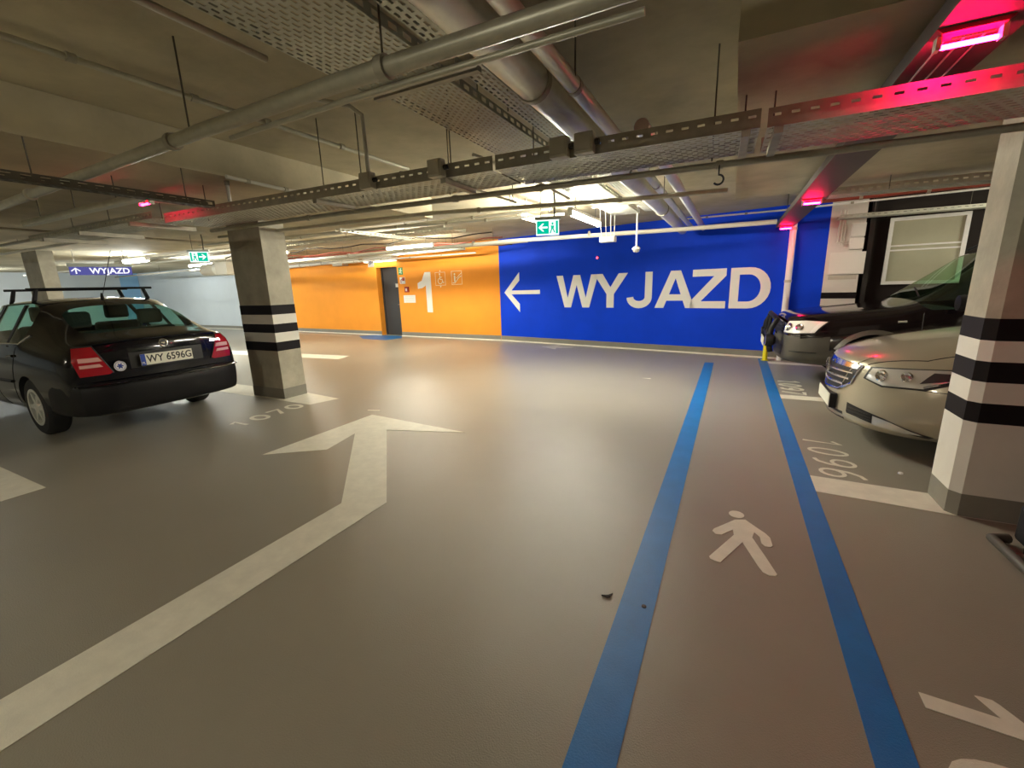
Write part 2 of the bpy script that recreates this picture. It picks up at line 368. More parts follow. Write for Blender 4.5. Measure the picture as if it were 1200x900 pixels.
# pictograms
def pict(name, label, x, z, w, fn):
    t = thing(name, label, 'pictogram', O0, OA)
    MB().ribbon([(x,z),(x+w,z),(x+w,z+w),(x,z+w)], .015, -.004, 0, wf, True).obj('border', 'pale_print', t)
    b = MB(); fn(b, x, z, w); b.pieces('symbol', 'pale_print', t); return t
def wheelchair(b, x, z, w):
    b.prism(arc(x+w*.45, z+w*.86, w*.07, w*.07, 0, 340, 10), -.004, 0, wf)
    b.ribbon([(x+w*.46,z+w*.76),(x+w*.48,z+w*.45),(x+w*.68,z+w*.45),(x+w*.76,z+w*.2),(x+w*.86,z+w*.22)], w*.07, -.004, 0, wf)
    b.ribbon([(x+w*.47,z+w*.62),(x+w*.66,z+w*.62)], w*.05, -.004, 0, wf)
    b.ribbon(arc(x+w*.47, z+w*.33, w*.22, w*.22, 100, 350, 16), w*.05, -.004, 0, wf)
    for q in (.0, 1.0): b.prism([(x+w*.42,z+w*(q*1.0)+(.02 if q else -.02)),(x+w*.58,z+w*q+(.02 if q else -.02)),(x+w*.5,z+w*q+(.07 if q else -.07))], -.004, 0, wf)
def escalator(b, x, z, w):
    b.ribbon([(x+w*.08,z+w*.12),(x+w*.32,z+w*.12),(x+w*.72,z+w*.52),(x+w*.95,z+w*.62)], w*.06, -.004, 0, wf)
    b.ribbon([(x+w*.45,z+w*.46),(x+w*.98,z+w*.86)], w*.04, -.004, 0, wf)
    b.ribbon([(x+w*.3,z+w*.2),(x+w*.3,z+w*.66)], w*.13, -.004, 0, wf)
    b.prism(arc(x+w*.3, z+w*.78, w*.07, w*.07, 0, 340, 10), -.004, 0, wf)
pict('wall_pictogram', 'pale outline pictogram of a wheelchair user in a lift on the orange wall', 8.31, 1.69, .40, wheelchair)
pict('wall_pictogram', 'pale outline pictogram of a person on an escalator on the orange wall', 8.97, 1.70, .40, escalator)
# small signs right of the door
def small_sign(name, label, cat, x0, z0, x1, z1, bg, fn=None, fg=None, th=.008):
    t = thing(name, label, cat, O0, OA)
    MB().box(x0, -th, z0, x1, 0, z1).obj('plate', bg, t)
    if fn: b = MB(); fn(b, x0, z0, x1-x0, z1-z0, th); b.pieces('symbol', fg, t)
    return t
def run_man(b, x, z, w, h, th):
    f = lambda u, v, q: (u, q-th, v)
    b.prism(arc(x+w*.6, z+h*.8, w*.1, w*.1, 0, 330, 8), -.003, 0, f)
    b.ribbon([(x+w*.55,z+h*.68),(x+w*.45,z+h*.4),(x+w*.65,z+h*.28),(x+w*.6,z+h*.1)], w*.14, -.003, 0, f)
    b.ribbon([(x+w*.45,z+h*.42),(x+w*.2,z+h*.25)], w*.12, -.003, 0, f)
    b.ribbon([(x+w*.25,z+h*.6),(x+w*.55,z+h*.62),(x+w*.85,z+h*.5)], w*.1, -.003, 0, f)
def hose(b, x, z, w, h, th):
    f = lambda u, v, q: (u, q-th, v)
    b.prism([(x+w*.45,z+h*.45),(x+w*.95,z+h*.45),(x+w*.95,z+h*.95),(x+w*.45,z+h*.95)], -.003, 0, f)
    b.ribbon([(x+w*.2,z+h*.1),(x+w*.2,z+h*.55),(x+w*.4,z+h*.7)], w*.14, -.003, 0, f)
small_sign('safety_sign', 'small dark green escape sign beside the door, topmost', 'sign', 6.70, 2.08, 6.90, 2.32, 'green_print', run_man, 'plate')
small_sign('safety_sign', 'small white and red fire sign beside the door under the escape sign', 'sign', 6.74, 1.78, 6.98, 2.0, 'sign_white', hose, 'red_box')
small_sign('call_point', 'red fire call point box on orange wall beside the door', 'call point', 6.96, 1.50, 7.12, 1.68, 'red_box', lambda b, x, z, w, h, th: b.prism([(x+w*.25,z+h*.2),(x+w*.7,z+h*.2),(x+w*.7,z+h*.7),(x+w*.25,z+h*.7)], -.004, 0, lambda u, v, q: (u, q-th, v)), 'sign_white', .05)
small_sign('notice_board', 'white rectangular notice on orange wall below the red call point', 'notice', 6.85, 1.15, 7.38, 1.40, 'sign_white', lambda b, x, z, w, h, th: [b.box(x+.05, -th-.002, z+.05+.05*k, x+w-.05, -th, z+.056+.05*k) for k in range(4)], 'grey_box')
# door lamp
t = thing('door_lamp', 'white lamp housing with blue parking sign on wall above the door', 'lamp', O0, OA)
MB().box(5.25, -.25, 2.56, 6.72, -.002, 2.70).obj('housing', 'white_plain', t, bevel=.01)
MB().box(5.32, -.24, 2.545, 6.66, -.02, 2.562).obj('diffuser', emit('door_lamp_light', LAMP, 2.5), t)
MB().box(5.55, -.27, 2.38, 5.82, -.25, 2.60).obj('sign_plate', 'sign_white', t)
MB().ribbon([(5.64,2.43),(5.64,2.56),(5.72,2.56),(5.72,2.49),(5.64,2.49)], .022, -.003, 0, lambda u, v, q: (u, q-.27, v)).obj('symbol', 'plate_blue', t)

# ------------------------------------------------------------------ floor markings
def paint(name, label, polys, m='marking', cat='floor marking', group=None, h=None):
    h = h or (.0022 if name == 'bay_line' else .003)
    b = MB()
    for p in polys: b.prism(p, .0005, h, XY(0))
    return tag(b.obj(name, m), label, cat, group)
paint('lane_arrow', 'big white bent arrow painted on the floor of the lane', [
    [(-4.13,4.0),(-2.596,3.86),(-3.503,3.587),(-3.766,3.355),(-3.649,2.862),(-4.16,2.5)],
    [(-3.503,3.587),(-2.268,2.245),(-2.586,2.093),(-3.766,3.355)],
    [(-2.268,2.245),(-2.262,-.6),(-2.567,-.6),(-2.586,2.093)]])
paint('walkway_line', 'blue walkway line left of the walking figure', [[(-.40,-2),(-.235,-2),(-.235,9.22),(-.40,9.22)]], 'blue_floor')
paint('walkway_line', 'blue walkway line right of the walking figure along the parking bays', [[(.535,-2),(.655,-2),(.70,10.0),(.55,10.0)]], 'blue_floor')
rect = lambda x0, y0, x1, y1: [(x0,y0),(x1,y0),(x1,y1),(x0,y1)]
paint('bay_line', 'white bay line at the foot of the right banded column', [[(.655,3.715),(1.40,3.665),(5.9,3.665),(5.9,3.98),(1.39,3.99),(.655,4.02)]], group='white bay lines')
paint('bay_line', 'white bay line between the beige saloon and the dark off roader', [[(.668,6.66),(5.9,6.58),(5.9,6.8),(.668,6.88)]], group='white bay lines')
paint('bay_line', 'white bay line at the foot of the yellow post', [[(.72,9.42),(5.0,9.02),(5.0,9.2),(.69,9.66)]], group='white bay lines')
paint('bay_line', 'white bay line cut off by left photo edge below the black car', [[(-11,.97),(-5.25,.97),(-5.26,1.24),(-11,1.26)]], group='white bay lines')
paint('bay_line', 'white bay line running under the left banded column', [[(-11,4.15),(-5.4,4.05),(-5.26,4.46),(-6.1,4.56),(-11,4.56)]], group='white bay lines')
paint('bay_line', 'white bay line on the floor behind the left banded column', [[(-14,6.85),(-8.4,7.25),(-8.54,7.72),(-14,7.4)]], group='white bay lines')
paint('floor_patch', 'blue painted patch of floor before the dark door', [[(-11.95,11.35),(-11.55,11.78),(-10.25,11.68),(-9.88,11.25),(-10.0,10.6),(-11.15,10.73)]], 'blue_floor')
paint('floor_dash', 'white dashed line on floor along the orange wall left of the blue patch', [[(-16.5,11.55),(-12.3,11.25),(-12.3,11.38),(-16.5,11.68)]], 'marking_worn')
paint('floor_arrow', 'small worn white arrow on floor before the blue wall', [[(-4.45,10.5),(-4.05,10.85),(-4.02,10.62),(-3.6,10.62),(-3.6,10.44),(-4.0,10.4),(-3.9,10.1)]], 'marking_worn')
paint('paint_fleck', 'short white paint fleck just beyond the tip of the lane arrow', [[(-4.34,4.12),(-4.17,4.16),(-4.18,4.20),(-4.35,4.15)]], 'marking')
paint('paint_fleck', 'tiny white chip on floor in the bright glare before the blue wall', [[(-1.27,7.37),(-1.13,7.34),(-1.14,7.40)]], 'marking')
man = thing('walking_figure', 'white walking figure painted between the two blue walkway lines', 'floor marking', (0,0,0))
MB().prism([(.125,3.022),(.153,3.034),(.188,3.05),(.247,2.977),(.298,2.919),(.323,2.873),(.33,2.785),(.317,2.761),(.289,2.76),(.271,2.788),(.266,2.86),(.236,2.905),(.222,2.834),(.283,2.65),(.332,2.492),(.323,2.474),(.293,2.465),(.264,2.481),(.241,2.535),(.167,2.754),(.049,2.482),(.021,2.484),(-.006,2.498),(-.011,2.518),(.119,2.82),(.113,2.883),(.047,2.791),(.014,2.787),(-.006,2.818),(.002,2.848)], .0005, .003, XY(0)).obj('body_outline', 'marking', man)
MB().prism(arc(.135,3.103,.048,.049,0,345,18), .0005, .003, XY(0)).obj('head_outline', 'marking', man)
# stencilled bay numbers: strokes on a cell 0..1 wide, 0..1.8 high
DG = {'0': [(arc(.5,.9,.42,.82,0,352,24), True)],
      '1': [([(.12,1.42),(.5,1.76),(.5,0)], False)],
      '7': [([(.06,1.72),(.92,1.72),(.36,0)], False)],
      '9': [(arc(.5,1.26,.42,.46,0,352,18), True), ([(.92,1.26),(.88,.6),(.66,.2),(.34,.08)], False)],
      '6': [(arc(.5,.54,.42,.46,0,352,18), True), ([(.08,.54),(.14,1.2),(.4,1.62),(.74,1.74)], False)]}
def number(label, txt, org, adv, up, cell, w, m='marking'):
    """org: base of first digit; adv: vector to the next; up: vector of one cell height (1.8 units); cell: digit width vector"""
    t = thing('bay_number', label, 'floor marking', (0,0,0), 0, 'stencilled bay numbers')
    org, adv, up, cell = (Vector(v) for v in (org, adv, up, cell))
    for i, ch in enumerate(txt):
        b = MB()
        for k, (pts, closed) in enumerate(DG[ch]):
            q = [tuple(org+adv*i+cell*u+up*(v/1.8)) for u, v in pts]
            b.ribbon(q, w, .0005, .003+.0006*k, XY(0), closed)
        b.obj('digit', m, t)
number('white stencilled bay number 1096 near the right banded column', '1096', (.735,5.04), (.008,-.262), (.31,-.045), (.0,-.175), .03)
number('white stencilled bay number 1097 before the dark off roader', '1097', (.735,7.90), (.0,-.25), (.28,-.02), (.0,-.175), .05)
number('white stencilled bay number 1070 before the left banded column', '1070', (-5.33,2.98), (-.02,.268), (-.27,-.0), (0,.2), .05)
t = thing('bay_number', 'white bay number cut off in the bottom right photo corner', 'floor marking', (0,0,0), 0, 'stencilled bay numbers')
MB().prism([(.763,1.917),(.918,1.91),(.992,1.906),(.948,1.987),(.965,1.99),(.998,1.989),(1.013,1.975),(1.08,1.88),(1.16,1.84),(1.16,1.83),(.945,1.839),(.765,1.847)], .0005, .003, XY(0)).obj('digit', 'marking', t)
MB().ribbon([tuple(Vector((.765+.0,1.48))+Vector((.39,-.03))*(v/1.8)+Vector((0,.22))*u) for u, v in arc(.5,.9,.42,.86,0,352,24)], .05, .0005, .003, XY(0), True).obj('digit', 'marking', t)
# leaf and blob on the floor
bb = MB().prism([(-.5,1.93),(-.47,1.925),(-.455,1.935),(-.45,1.965),(-.467,1.945),(-.475,1.94)], .001, .008, XY(0))
def floor_xy(): pass
tag(bb.obj('dead_leaf', 'dark_wall'), 'small dark dead leaf on the floor left of the walkway', 'leaf')
tag(MB().lathe([(.012,.003),(.012,.006),(.004,.008)], 10, 'z', (-.285,1.94,0)).obj('dark_spot', 'ink'), 'small dark blob on the left blue walkway line', 'stain')
tag(MB().lathe([(.018,.001),(.016,.012),(.006,.016)], 10, 'z', (1.336,4.33,0)).obj('paper_scrap', 'sign_white'), 'tiny white paper scrap on floor before the beige saloon', 'litter')
# yellow post
t = thing('yellow_post', 'short yellow post standing at the nose of the off roader', 'post', (.66,9.78,0))
MB().lathe([(.045,0),(.045,.29),(.03,.34),(.01,.36)], 14).obj('post_body', 'yellow', t, smooth=True)
MB().lathe([(.07,0),(.07,.012)], 14).obj('base_plate', 'yellow', t)
# black cabinet by the right column
t = thing('black_trolley_box', 'black ribbed box on grey base rail at the right photo edge', 'box', (1.56,2.44,0))
MB().prism([(.02,.06),(.02,.26),(.09,.42),(.62,.42),(.62,.06)], 0, .90, lambda u, v, w: (u, w, v)).obj('box_body', 'black_plastic', t, bevel=.02)
for k in range(5): MB().box(.012, .10+.15*k, .08, .03, .16+.15*k, .19).obj('rib', 'dark_metal', t)
MB().tube([(-.02,.0,.035),(-.045,.55,.035),(-.06,.9,.035),(.02,.93,.035)], .028, 10).obj('base_rail', 'grey_plastic', t, smooth=True)
MB().box(.05,.04,.0,.6,.84,.07).obj('base', 'dark_metal', t)

# ------------------------------------------------------------------ ceiling services
def rod(b, x, y, z0, z1=SLAB): b.tube([(x,y,z0),(x,y,z1)], .0045, 6)
def smooth_path(p, n=5):
    p = [Vector(q) for q in p]; out = []
    for i in range(len(p)-1):
        a, b, c, d = p[max(0, i-1)], p[i], p[i+1], p[min(len(p)-1, i+2)]
        for k in range(n):
            t = k/n; out.append(.5*((2*b)+(c-a)*t+(2*a-5*b+4*c-d)*t*t+(3*b-a-3*c+d)*t**3))
    return [tuple(q) for q in out+[p[-1]]]
def pipe(name, label, path, r, m='pipe', cat='pipe', group=None, clamps=(), hang=(), n=12):
    t = thing(name, label, cat, (0,0,0), 0, group)
    MB().tube(path, r, n).obj('pipe_run', m, t, smooth=True)
    for c in clamps:
        c = Vector(c); a = min(range(len(path)-1), key=lambda i: ((Vector(path[i])+Vector(path[i+1]))/2-c).length)
        d = (Vector(path[a+1])-Vector(path[a])).normalized()
        MB().tube([c-d*.02, c+d*.02], r*(1.35 if r < .04 else 1.1), n).obj('clamp', 'galv_dark', t, smooth=True)
    for h in hang:
        b = MB(); z1 = h[3] if len(h) > 3 else SLAB; rod(b, h[0], h[1], h[2], z1); b.obj('hanger', 'rod_grey', t)
    return t
pipe('sprinkler_pipe', 'thick zinc sprinkler main crossing the whole near ceiling', [(-10,1.78,2.45),(-5.9,1.64,2.45),(-2.62,1.52,2.45),(-1.52,1.5,2.45),(-.465,1.51,2.45),(2.5,1.5,2.45)], .034, 'pipe', 'pipe',
     clamps=[(-2.88,1.53,2.45),(-1.29,1.502,2.45),(-5.2,1.61,2.45)], hang=[(-2.7,1.53,2.45),(-1.29,1.5,2.45)])
pipe('conduit', 'thin zinc conduit just under the thick sprinkler main', [(-2.4,1.56,2.397),(-1.52,1.54,2.397),(-.3,1.545,2.397)], .012, 'pipe', 'conduit')
pipe('conduit', 'thin pale ceiling pipe running toward the wall over the lane, leftmost', [(-3.28,-1,2.86),(-3.26,1.06,2.86),(-3.22,4.0,2.86)], .018, 'pipe', 'conduit', clamps=[(-3.25,1.3,2.86),(-3.24,1.9,2.86),(-3.23,2.4,2.86),(-3.22,3.1,2.86)])
pipe('conduit', 'thin pale ceiling pipe starting at the vertical conduit above left tray', [(-4.0,2.5,2.60),(-4.04,3.0,2.60),(-4.06,4.0,2.60)], .016, 'pale_pipe', 'conduit', clamps=[(-4.02,2.7,2.6),(-4.04,3.1,2.6)])
pipe('conduit', 'vertical grey conduit dropping to the left end of the cross tray', [(-4.23,2.64,2.44),(-4.23,2.64,SLAB)], .016, 'pale_pipe', 'conduit', clamps=[(-4.23,2.64,2.6),(-4.23,2.64,2.75)])
pipe('conduit', 'vertical pale conduit bending down to a junction box on the cross tray', [(-2.75,2.2,SLAB-.03),(-2.55,2.56,SLAB-.03),(-2.5,2.63,2.84),(-2.5,2.64,2.4)], .016, 'pale_pipe', 'conduit')
pipe('conduit', 'thin conduit along the left edge of the wide overhead tray', [(-1.90,-1,2.60),(-1.90,1.45,2.60)], .014, 'pipe', 'conduit')
pipe('silver_duct', 'fat silver foil duct running to the blue wall beside the trays', [(-1.02,-1,2.64),(-1.02,5,2.64),(-1.02,9.9,2.62)], .09, 'silver', 'duct', clamps=[(-1.02,1.0,2.64),(-1.02,2.35,2.64),(-1.02,4.4,2.64),(-1.02,7,2.63)], n=20)
pipe('silver_pipe', 'narrow silver pipe right of the fat silver duct', [(-.83,-1,2.62),(-.83,5,2.62),(-.83,9.8,2.62)], .042, 'silver', 'pipe', clamps=[(-.83,1.8,2.62),(-.83,2.45,2.62),(-.83,5.2,2.62)], hang=[(-.79,2.35,2.62)])
pipe('silver_pipe', 'second narrow pipe near the blue wall right of the silver duct', [(-.62,3.2,2.60),(-.62,9.7,2.60)], .05, 'silver', 'pipe')
pipe('tray_edge_pipe', 'dark pipe following the far edge of the perforated cross tray', [(-5.1,2.93,2.28),(-3.11,2.98,2.28),(-1.49,3.06,2.28),(-.33,3.11,2.28),(.53,3.17,2.28),(2.6,3.26,2.28)], .02, 'galv_dark', 'pipe',
     clamps=[(-2.0,3.035,2.28),(-1.3,3.07,2.28),(-.13,3.12,2.28),(-3.6,2.967,2.28)])
pipe('far_pipe', 'dark sprinkler pipe beyond the cross tray above exit sign', [(-7.4,4.35,2.5),(-3.39,4.58,2.5),(-2.25,4.9,2.5),(-.83,5.22,2.5),(-.13,5.3,2.5)], .025, 'pipe', 'pipe', clamps=[(-2.8,4.75,2.5),(-1.2,5.13,2.5)], hang=[(-2.4,4.86,2.5),(-.75,5.24,2.5,SLAB)])
pipe('far_pipe', 'pale pipe behind the dark sprinkler pipe beyond the cross tray', [(-9,4.9,2.52),(-5.44,5.21,2.52),(-2.94,5.65,2.52),(-2.1,5.8,2.52)], .018, 'pale_pipe', 'pipe', clamps=[(-4.6,5.33,2.52),(-3.8,5.5,2.52),(-3.2,5.6,2.52)])
pipe('far_pipe', 'diagonal pale branch pipe above the dark sprinkler pipe', [(-3.0,3.6,2.72),(-2.75,4.2,2.70),(-2.35,4.85,2.55)], .014, 'pale_pipe', 'pipe')
pipe('far_pipe', 'second diagonal pale branch pipe nearer the wide tray', [(-2.1,3.5,2.72),(-1.95,4.2,2.68),(-1.75,5.0,2.55)], .014, 'pale_pipe', 'pipe')
pipe('wall_pipe', 'long pale pipe hung in front of the top of the painted walls', [(-18,9.3,2.5),(-11.4,8.7,2.5),(-4.03,8.1,2.48),(-.87,8.48,2.48),(.55,8.5,2.48)], .038, 'pale_pipe', 'pipe', clamps=[(-9,8.5,2.5),(-7,8.35,2.5),(-5,8.18,2.5),(-2.5,8.28,2.51)])
pipe('wall_pipe', 'thin white pipe above the blue wall near the red lamps', [(-.9,8.6,2.66),(.6,8.6,2.66),(3.2,8.2,2.66)], .014, 'sign_white', 'pipe', clamps=[(-.5,8.6,2.66),(.1,8.6,2.66),(1.5,8.46,2.66)])
pipe('red_pipe', 'rusty red pipe over the framed panel and parked cars', [(.95,8.0,2.66),(4.5,7.7,2.66)], .03, 'brown_pipe', 'pipe', clamps=[(1.5,7.95,2.66),(2.2,7.9,2.66)])
pipe('wall_pipe', 'fat pale duct on the orange wall left of the door', [(-16.6,11.95,2.62),(-12.9,11.75,2.66)], .07, 'pale_pipe', 'pipe', clamps=[(-15.2,11.87,2.63),(-14.6,11.85,2.64),(-13.9,11.8,2.65)], n=16)
pipe('wall_pipe', 'rusty red pipe above the fat duct on the orange wall', [(-16.7,11.9,2.8),(-11.2,11.6,2.82)], .04, 'brown_pipe', 'pipe', clamps=[(-16,11.86,2.8),(-15,11.81,2.8),(-14,11.75,2.8)])
for i, (x0, y0, x1, y1, z, m, lab) in enumerate([
    (-18,7.15,-5,7.15,2.74,'galv_dark','dark grey pipe across the far aisle ceiling beyond the left column'),
    (-18,9.9,-6,9.4,2.53,'pale_pipe','pale pipe across the far aisle ceiling before the orange wall'),
    (-18,10.4,-6.5,10.2,2.74,'brown_pipe','rusty pipe across the far aisle ceiling close to orange wall'),
    (-27,7.5,-9.3,7.5,2.66,'pale_pipe','pale pipe over the far left bays near the lit batten'),
    (-27,10.6,-17.2,9.9,2.60,'galv_dark','dark pipe at the top of the pale far left wall'),
    (-14,3.0,-7.5,3.05,2.56,'galv_dark','dark pipe over the roof bars at far left'),
    (-24,3.2,-8,3.35,2.50,'pale_pipe','pale pipe over the far left bays behind the bare column')]):
    pipe('aisle_pipe', lab, [(x0,y0,z),(x1,y1,z)], .03 if i < 4 else .025, m, 'pipe', hang=[(x0+(x1-x0)*q, y0+(y1-y0)*q, z) for q in (.03, .5, .97)])
# loose cable runs and small pipes crowding the ceiling before the orange wall
for i, (y, z, m, lab) in enumerate([(9.6,2.72,'brown_pipe','rusty brown sagging cable before the orange wall, nearest the lane'), (10.0,2.64,'dark_wall','black sagging cable before the orange wall'),
        (10.4,2.68,'brown_pipe','rusty brown sagging cable close against the orange wall'), (8.9,2.78,'dark_wall','black sagging cable over the lane before the wall pipe')]):
    pts = [(-15+.5*k, y+.12*math.sin(k*.9+i), z+.035*math.sin(k*1.7+i*2)) for k in range(21)]
    pipe('ceiling_cable', lab, pts, .014, m, 'cable', hang=[(pts[k][0], pts[k][1], pts[k][2]) for k in (2, 9, 16)])
for i, (y, z, x0, x1, lab) in enumerate([(10.9,2.55,-12.5,-6.6,'pale pipe nearest the orange wall above the numeral'), (9.2,2.56,-13,-4.2,'pale pipe over the lane before the orange wall'), (6.1,2.66,-9,-2.4,'pale pipe crossing behind the exit sign over the lane')]):
    pipe('aisle_pipe', lab, [(x0,y,z),(x1,y,z)], .022, 'pale_pipe', 'pipe', clamps=[(x0+(x1-x0)*q, y, z) for q in (.2,.4,.6,.8)], hang=[(x0+(x1-x0)*q, y, z) for q in (.1,.9)])
# perforated trays
def tray(name, label, x0, y0, x1, y1, z, nu, nv, h=.05, m='galv', sides=True, hangers=(), along='y', group='perforated cable trays', sidecells=0, z1=SLAB, brace=()):
    """sheet from (x0,y0) to (x1,y1)"""
    t = thing(name, label, 'cable tray', (0,0,0), 0, group)
    b = MB(); perforated(b, (x0,y0,z), (0,y1-y0,0) if along == 'y' else (x1-x0,0,0), (x1-x0,0,0) if along == 'y' else (0,y1-y0,0), nu, nv)
    o = b.obj('perforated_sheet', m, t); s_ = o.modifiers.new('sheet', 'SOLIDIFY'); s_.thickness = .002
    if sides:
        for k in (0, 1):
            b = MB()
            if along == 'y':
                x = x1 if k else x0
                perforated(b, (x,y0,z), (0,y1-y0,0), (0,0,h), max(4, int(abs(y1-y0)/.09)), 1, .55, .45, False)
            else:
                y = y1 if k else y0
                perforated(b, (x0,y,z), (x1-x0,0,0), (0,0,h), max(4, int(abs(x1-x0)/.075)), 1, .5, .22, False)
            o = b.obj('side_flange', m, t); s_ = o.modifiers.new('sheet', 'SOLIDIFY'); s_.thickness = .002
    for hx, hy in hangers:
        b = MB(); rod(b, hx, hy, z, z1); b.obj('hanger', 'rod_grey', t)
    for q in brace: MB().box(*q).obj('bracket', 'galv_dark', t)
    return t
tray('cable_tray', 'wide perforated tray overhead on this side of the sprinkler main', -1.82, -1.2, -1.32, 1.93, 2.62, 62, 17, hangers=[(-1.8,.6),(-1.34,.6)], brace=[(-1.84,1.93,2.595,-1.14,1.97,2.618)])
tray('cable_tray', 'narrow perforated tray overhead on this side of the sprinkler main', -1.26, -1.2, -1.13, 1.93, 2.64, 62, 4, hangers=[(-1.2,.8)])
tray('cable_tray', 'wide perforated tray between the sprinkler main and the cross tray', -1.76, 2.0, -1.36, 7.1, 2.62, 100, 14, hangers=[(-1.52,2.62),(-1.74,4.6),(-1.38,4.6)], brace=[(-1.80,1.995,2.595,-1.15,2.03,2.618),(-1.78,4.6,2.59,-1.14,4.64,2.618),(-1.78,6.0,2.59,-1.14,6.04,2.618)])
tray('cable_tray', 'narrow perforated tray beside the silver duct beyond the sprinkler main', -1.28, 2.0, -1.16, 7.1, 2.64, 100, 4, hangers=[(-1.31,2.62)])
def cross(label, x0, x1, ya, yb, wd, hangers):
    t = thing('cable_tray', label, 'cable tray', (x0, ya, 0), math.atan2(yb-ya, x1-x0), 'perforated cable trays'); L = math.hypot(x1-x0, yb-ya)
    b = MB(); perforated(b, (0,.0,2.32), (L,0,0), (0,wd,0), int(L/.055), 12); o = b.obj('perforated_sheet', 'galv', t); o.modifiers.new('sheet', 'SOLIDIFY').thickness = .002
    for y in (0, wd):
        b = MB(); perforated(b, (0,y,2.355), (L,0,0), (0,0,.035), int(L/.075), 1, .45, .34, False); b.add([(0,y,2.32),(L,y,2.32),(L,y,2.355),(0,y,2.355)], [(0,1,2,3)]); b.add([(0,y,2.39),(L,y,2.39),(L,y,2.405),(0,y,2.405)], [(0,1,2,3)])
        o = b.obj('side_flange', 'galv_dark', t); o.modifiers.new('sheet', 'SOLIDIFY').thickness = .003
    for hx, yy, z1 in hangers:
        b = MB(); rod(b, hx-x0, yy, 2.3, z1); b.obj('hanger', 'rod_grey', t)
        if hx in (-1.79, -3.0, .0, .14): MB().box(hx-x0-.02, -.01, 2.285, hx-x0+.02, wd-.04, 2.318).obj('bracket', 'galv_dark', t)
    return t
cross('long perforated cross tray from the left column to the near junction boxes', -5.1, -1.42, 2.50, 2.60, .44, [(-4.56,.1,SLAB),(-3.0,.1,SLAB),(-2.6,.1,SLAB),(-2.0,.4,SLAB),(-1.79,.1,SLAB)])
cross('perforated cross tray under the silver duct reaching to the vertical joint', -1.40, .06, 2.60, 2.64, .48, [(-1.3,.4,SLAB),(-.16,.46,SLAB),(.0,.44,DROP)])
cross('perforated cross tray lit red under the nearest red lamp', .09, 3.0, 2.66, 2.70, .5, [(.14,.44,DROP)])
# left trays and brackets
tray('cable_tray', 'slim slotted tray on the left with bright slots', -4.16, .3, -4.06, 2.4, 2.345, 34, 2, h=.05, m='rod_grey', hangers=[(-4.1,1.3),(-4.1,2.2)])  # darker steel than the other trays stands in for its unlit side
tray('cable_tray', 'perforated tray over the parked cars on the right', .9, 6.2, 4.6, 6.5, 2.48, 60, 6, h=.07, along='x', hangers=[(1.4,6.2),(2.2,6.2)], z1=DROP)
tray('cable_tray', 'perforated tray directly above the framed panel', 1.45, 8.95, 4.6, 9.2, 2.50, 60, 5, h=.05, along='x', hangers=[(1.9,9.0),(3,9.0)])
tray('cable_tray', 'perforated tray before the orange wall ceiling', -9.5, 6.55, -4.4, 6.95, 2.58, 70, 6, h=.05, along='x', hangers=[(-7,6.6),(-5.5,6.6)])
tray('cable_tray', 'slim slotted tray right of the left column with bright slots', -5.3, 4.8, -5.2, 6.4, 2.45, 26, 2, h=.05)
tray('cable_tray', 'grey tray section over the black liftback car', -8.2, 2.42, -5.15, 2.8, 2.36, 50, 7, h=.06, along='x', hangers=[(-5.34,2.6),(-6.45,2.6),(-7.4,2.6)], brace=[(-5.36,2.3,2.29,-5.32,2.9,2.33),(-6.47,2.3,2.29,-6.43,2.9,2.33),(-7.42,2.3,2.29,-7.38,2.9,2.33)])
t = thing('trunking', 'light grey trunking piece above the black liftback car', 'trunking')
MB().box(-6.8,1.98,2.38,-4.40,2.05,2.43).obj('channel', 'galv', t)
for x in (-6.4, -5.6, -4.8): b = MB(); rod(b, x, 2.015, 2.42, DROP); b.obj('hanger', 'rod_grey', t)
# junction boxes on the cross tray
for x, nm in ((-2.42, 'grey junction box on the cross tray below the vertical conduit'), (-1.81, 'grey junction box on the cross tray left of the wide tray'), (-.96, 'grey junction box on the cross tray, left of the pair under the silver duct'), (-.81, 'grey junction box on the cross tray, right of the pair under the silver duct')):
    t = thing('junction_box', nm, 'junction box', (x, {-2.42: 2.535, -1.81: 2.54}.get(x, 2.575), 2.37), 0, 'junction boxes on the cross tray')
    MB().box(-.055,-.03,-.055,.055,.03,.055).obj('box_body', 'grey_box', t, bevel=.006)
    MB().lathe([(.016,.03),(.016,.055)], 10, 'x', (.03,0,.0)).obj('gland', 'dark_metal', t)
    MB().box(-.045,-.036,-.045,.045,-.029,.045).obj('cover', 'grey_box', t, bevel=.003)
t = pipe('cable_loop', 'tangle of dark cable looped above the sprinkler main beside the silver duct', smooth_path([(-.75,1.35,2.86),(-.7,1.42,2.66),(-.62,1.5,2.6),(-.55,1.46,2.7),(-.6,1.38,2.8),(-.7,1.3,2.74),(-.64,1.36,2.6),(-.5,1.4,2.66),(-.52,1.36,2.86)]), .008, 'dark_wall', 'cable')
hk = MB().tube([(0,0,.0),(0,0,-.06)]+[(.0+.028*math.sin(math.radians(a)),0,-.088+.028*math.cos(math.radians(a))) for a in range(20,260,24)], .006, 8)
tag(hk.obj('ceiling_hook', 'dark_metal', loc=(-.13,3.1,2.28), smooth=True), 'small dark hook hanging below the cross tray', 'hook')
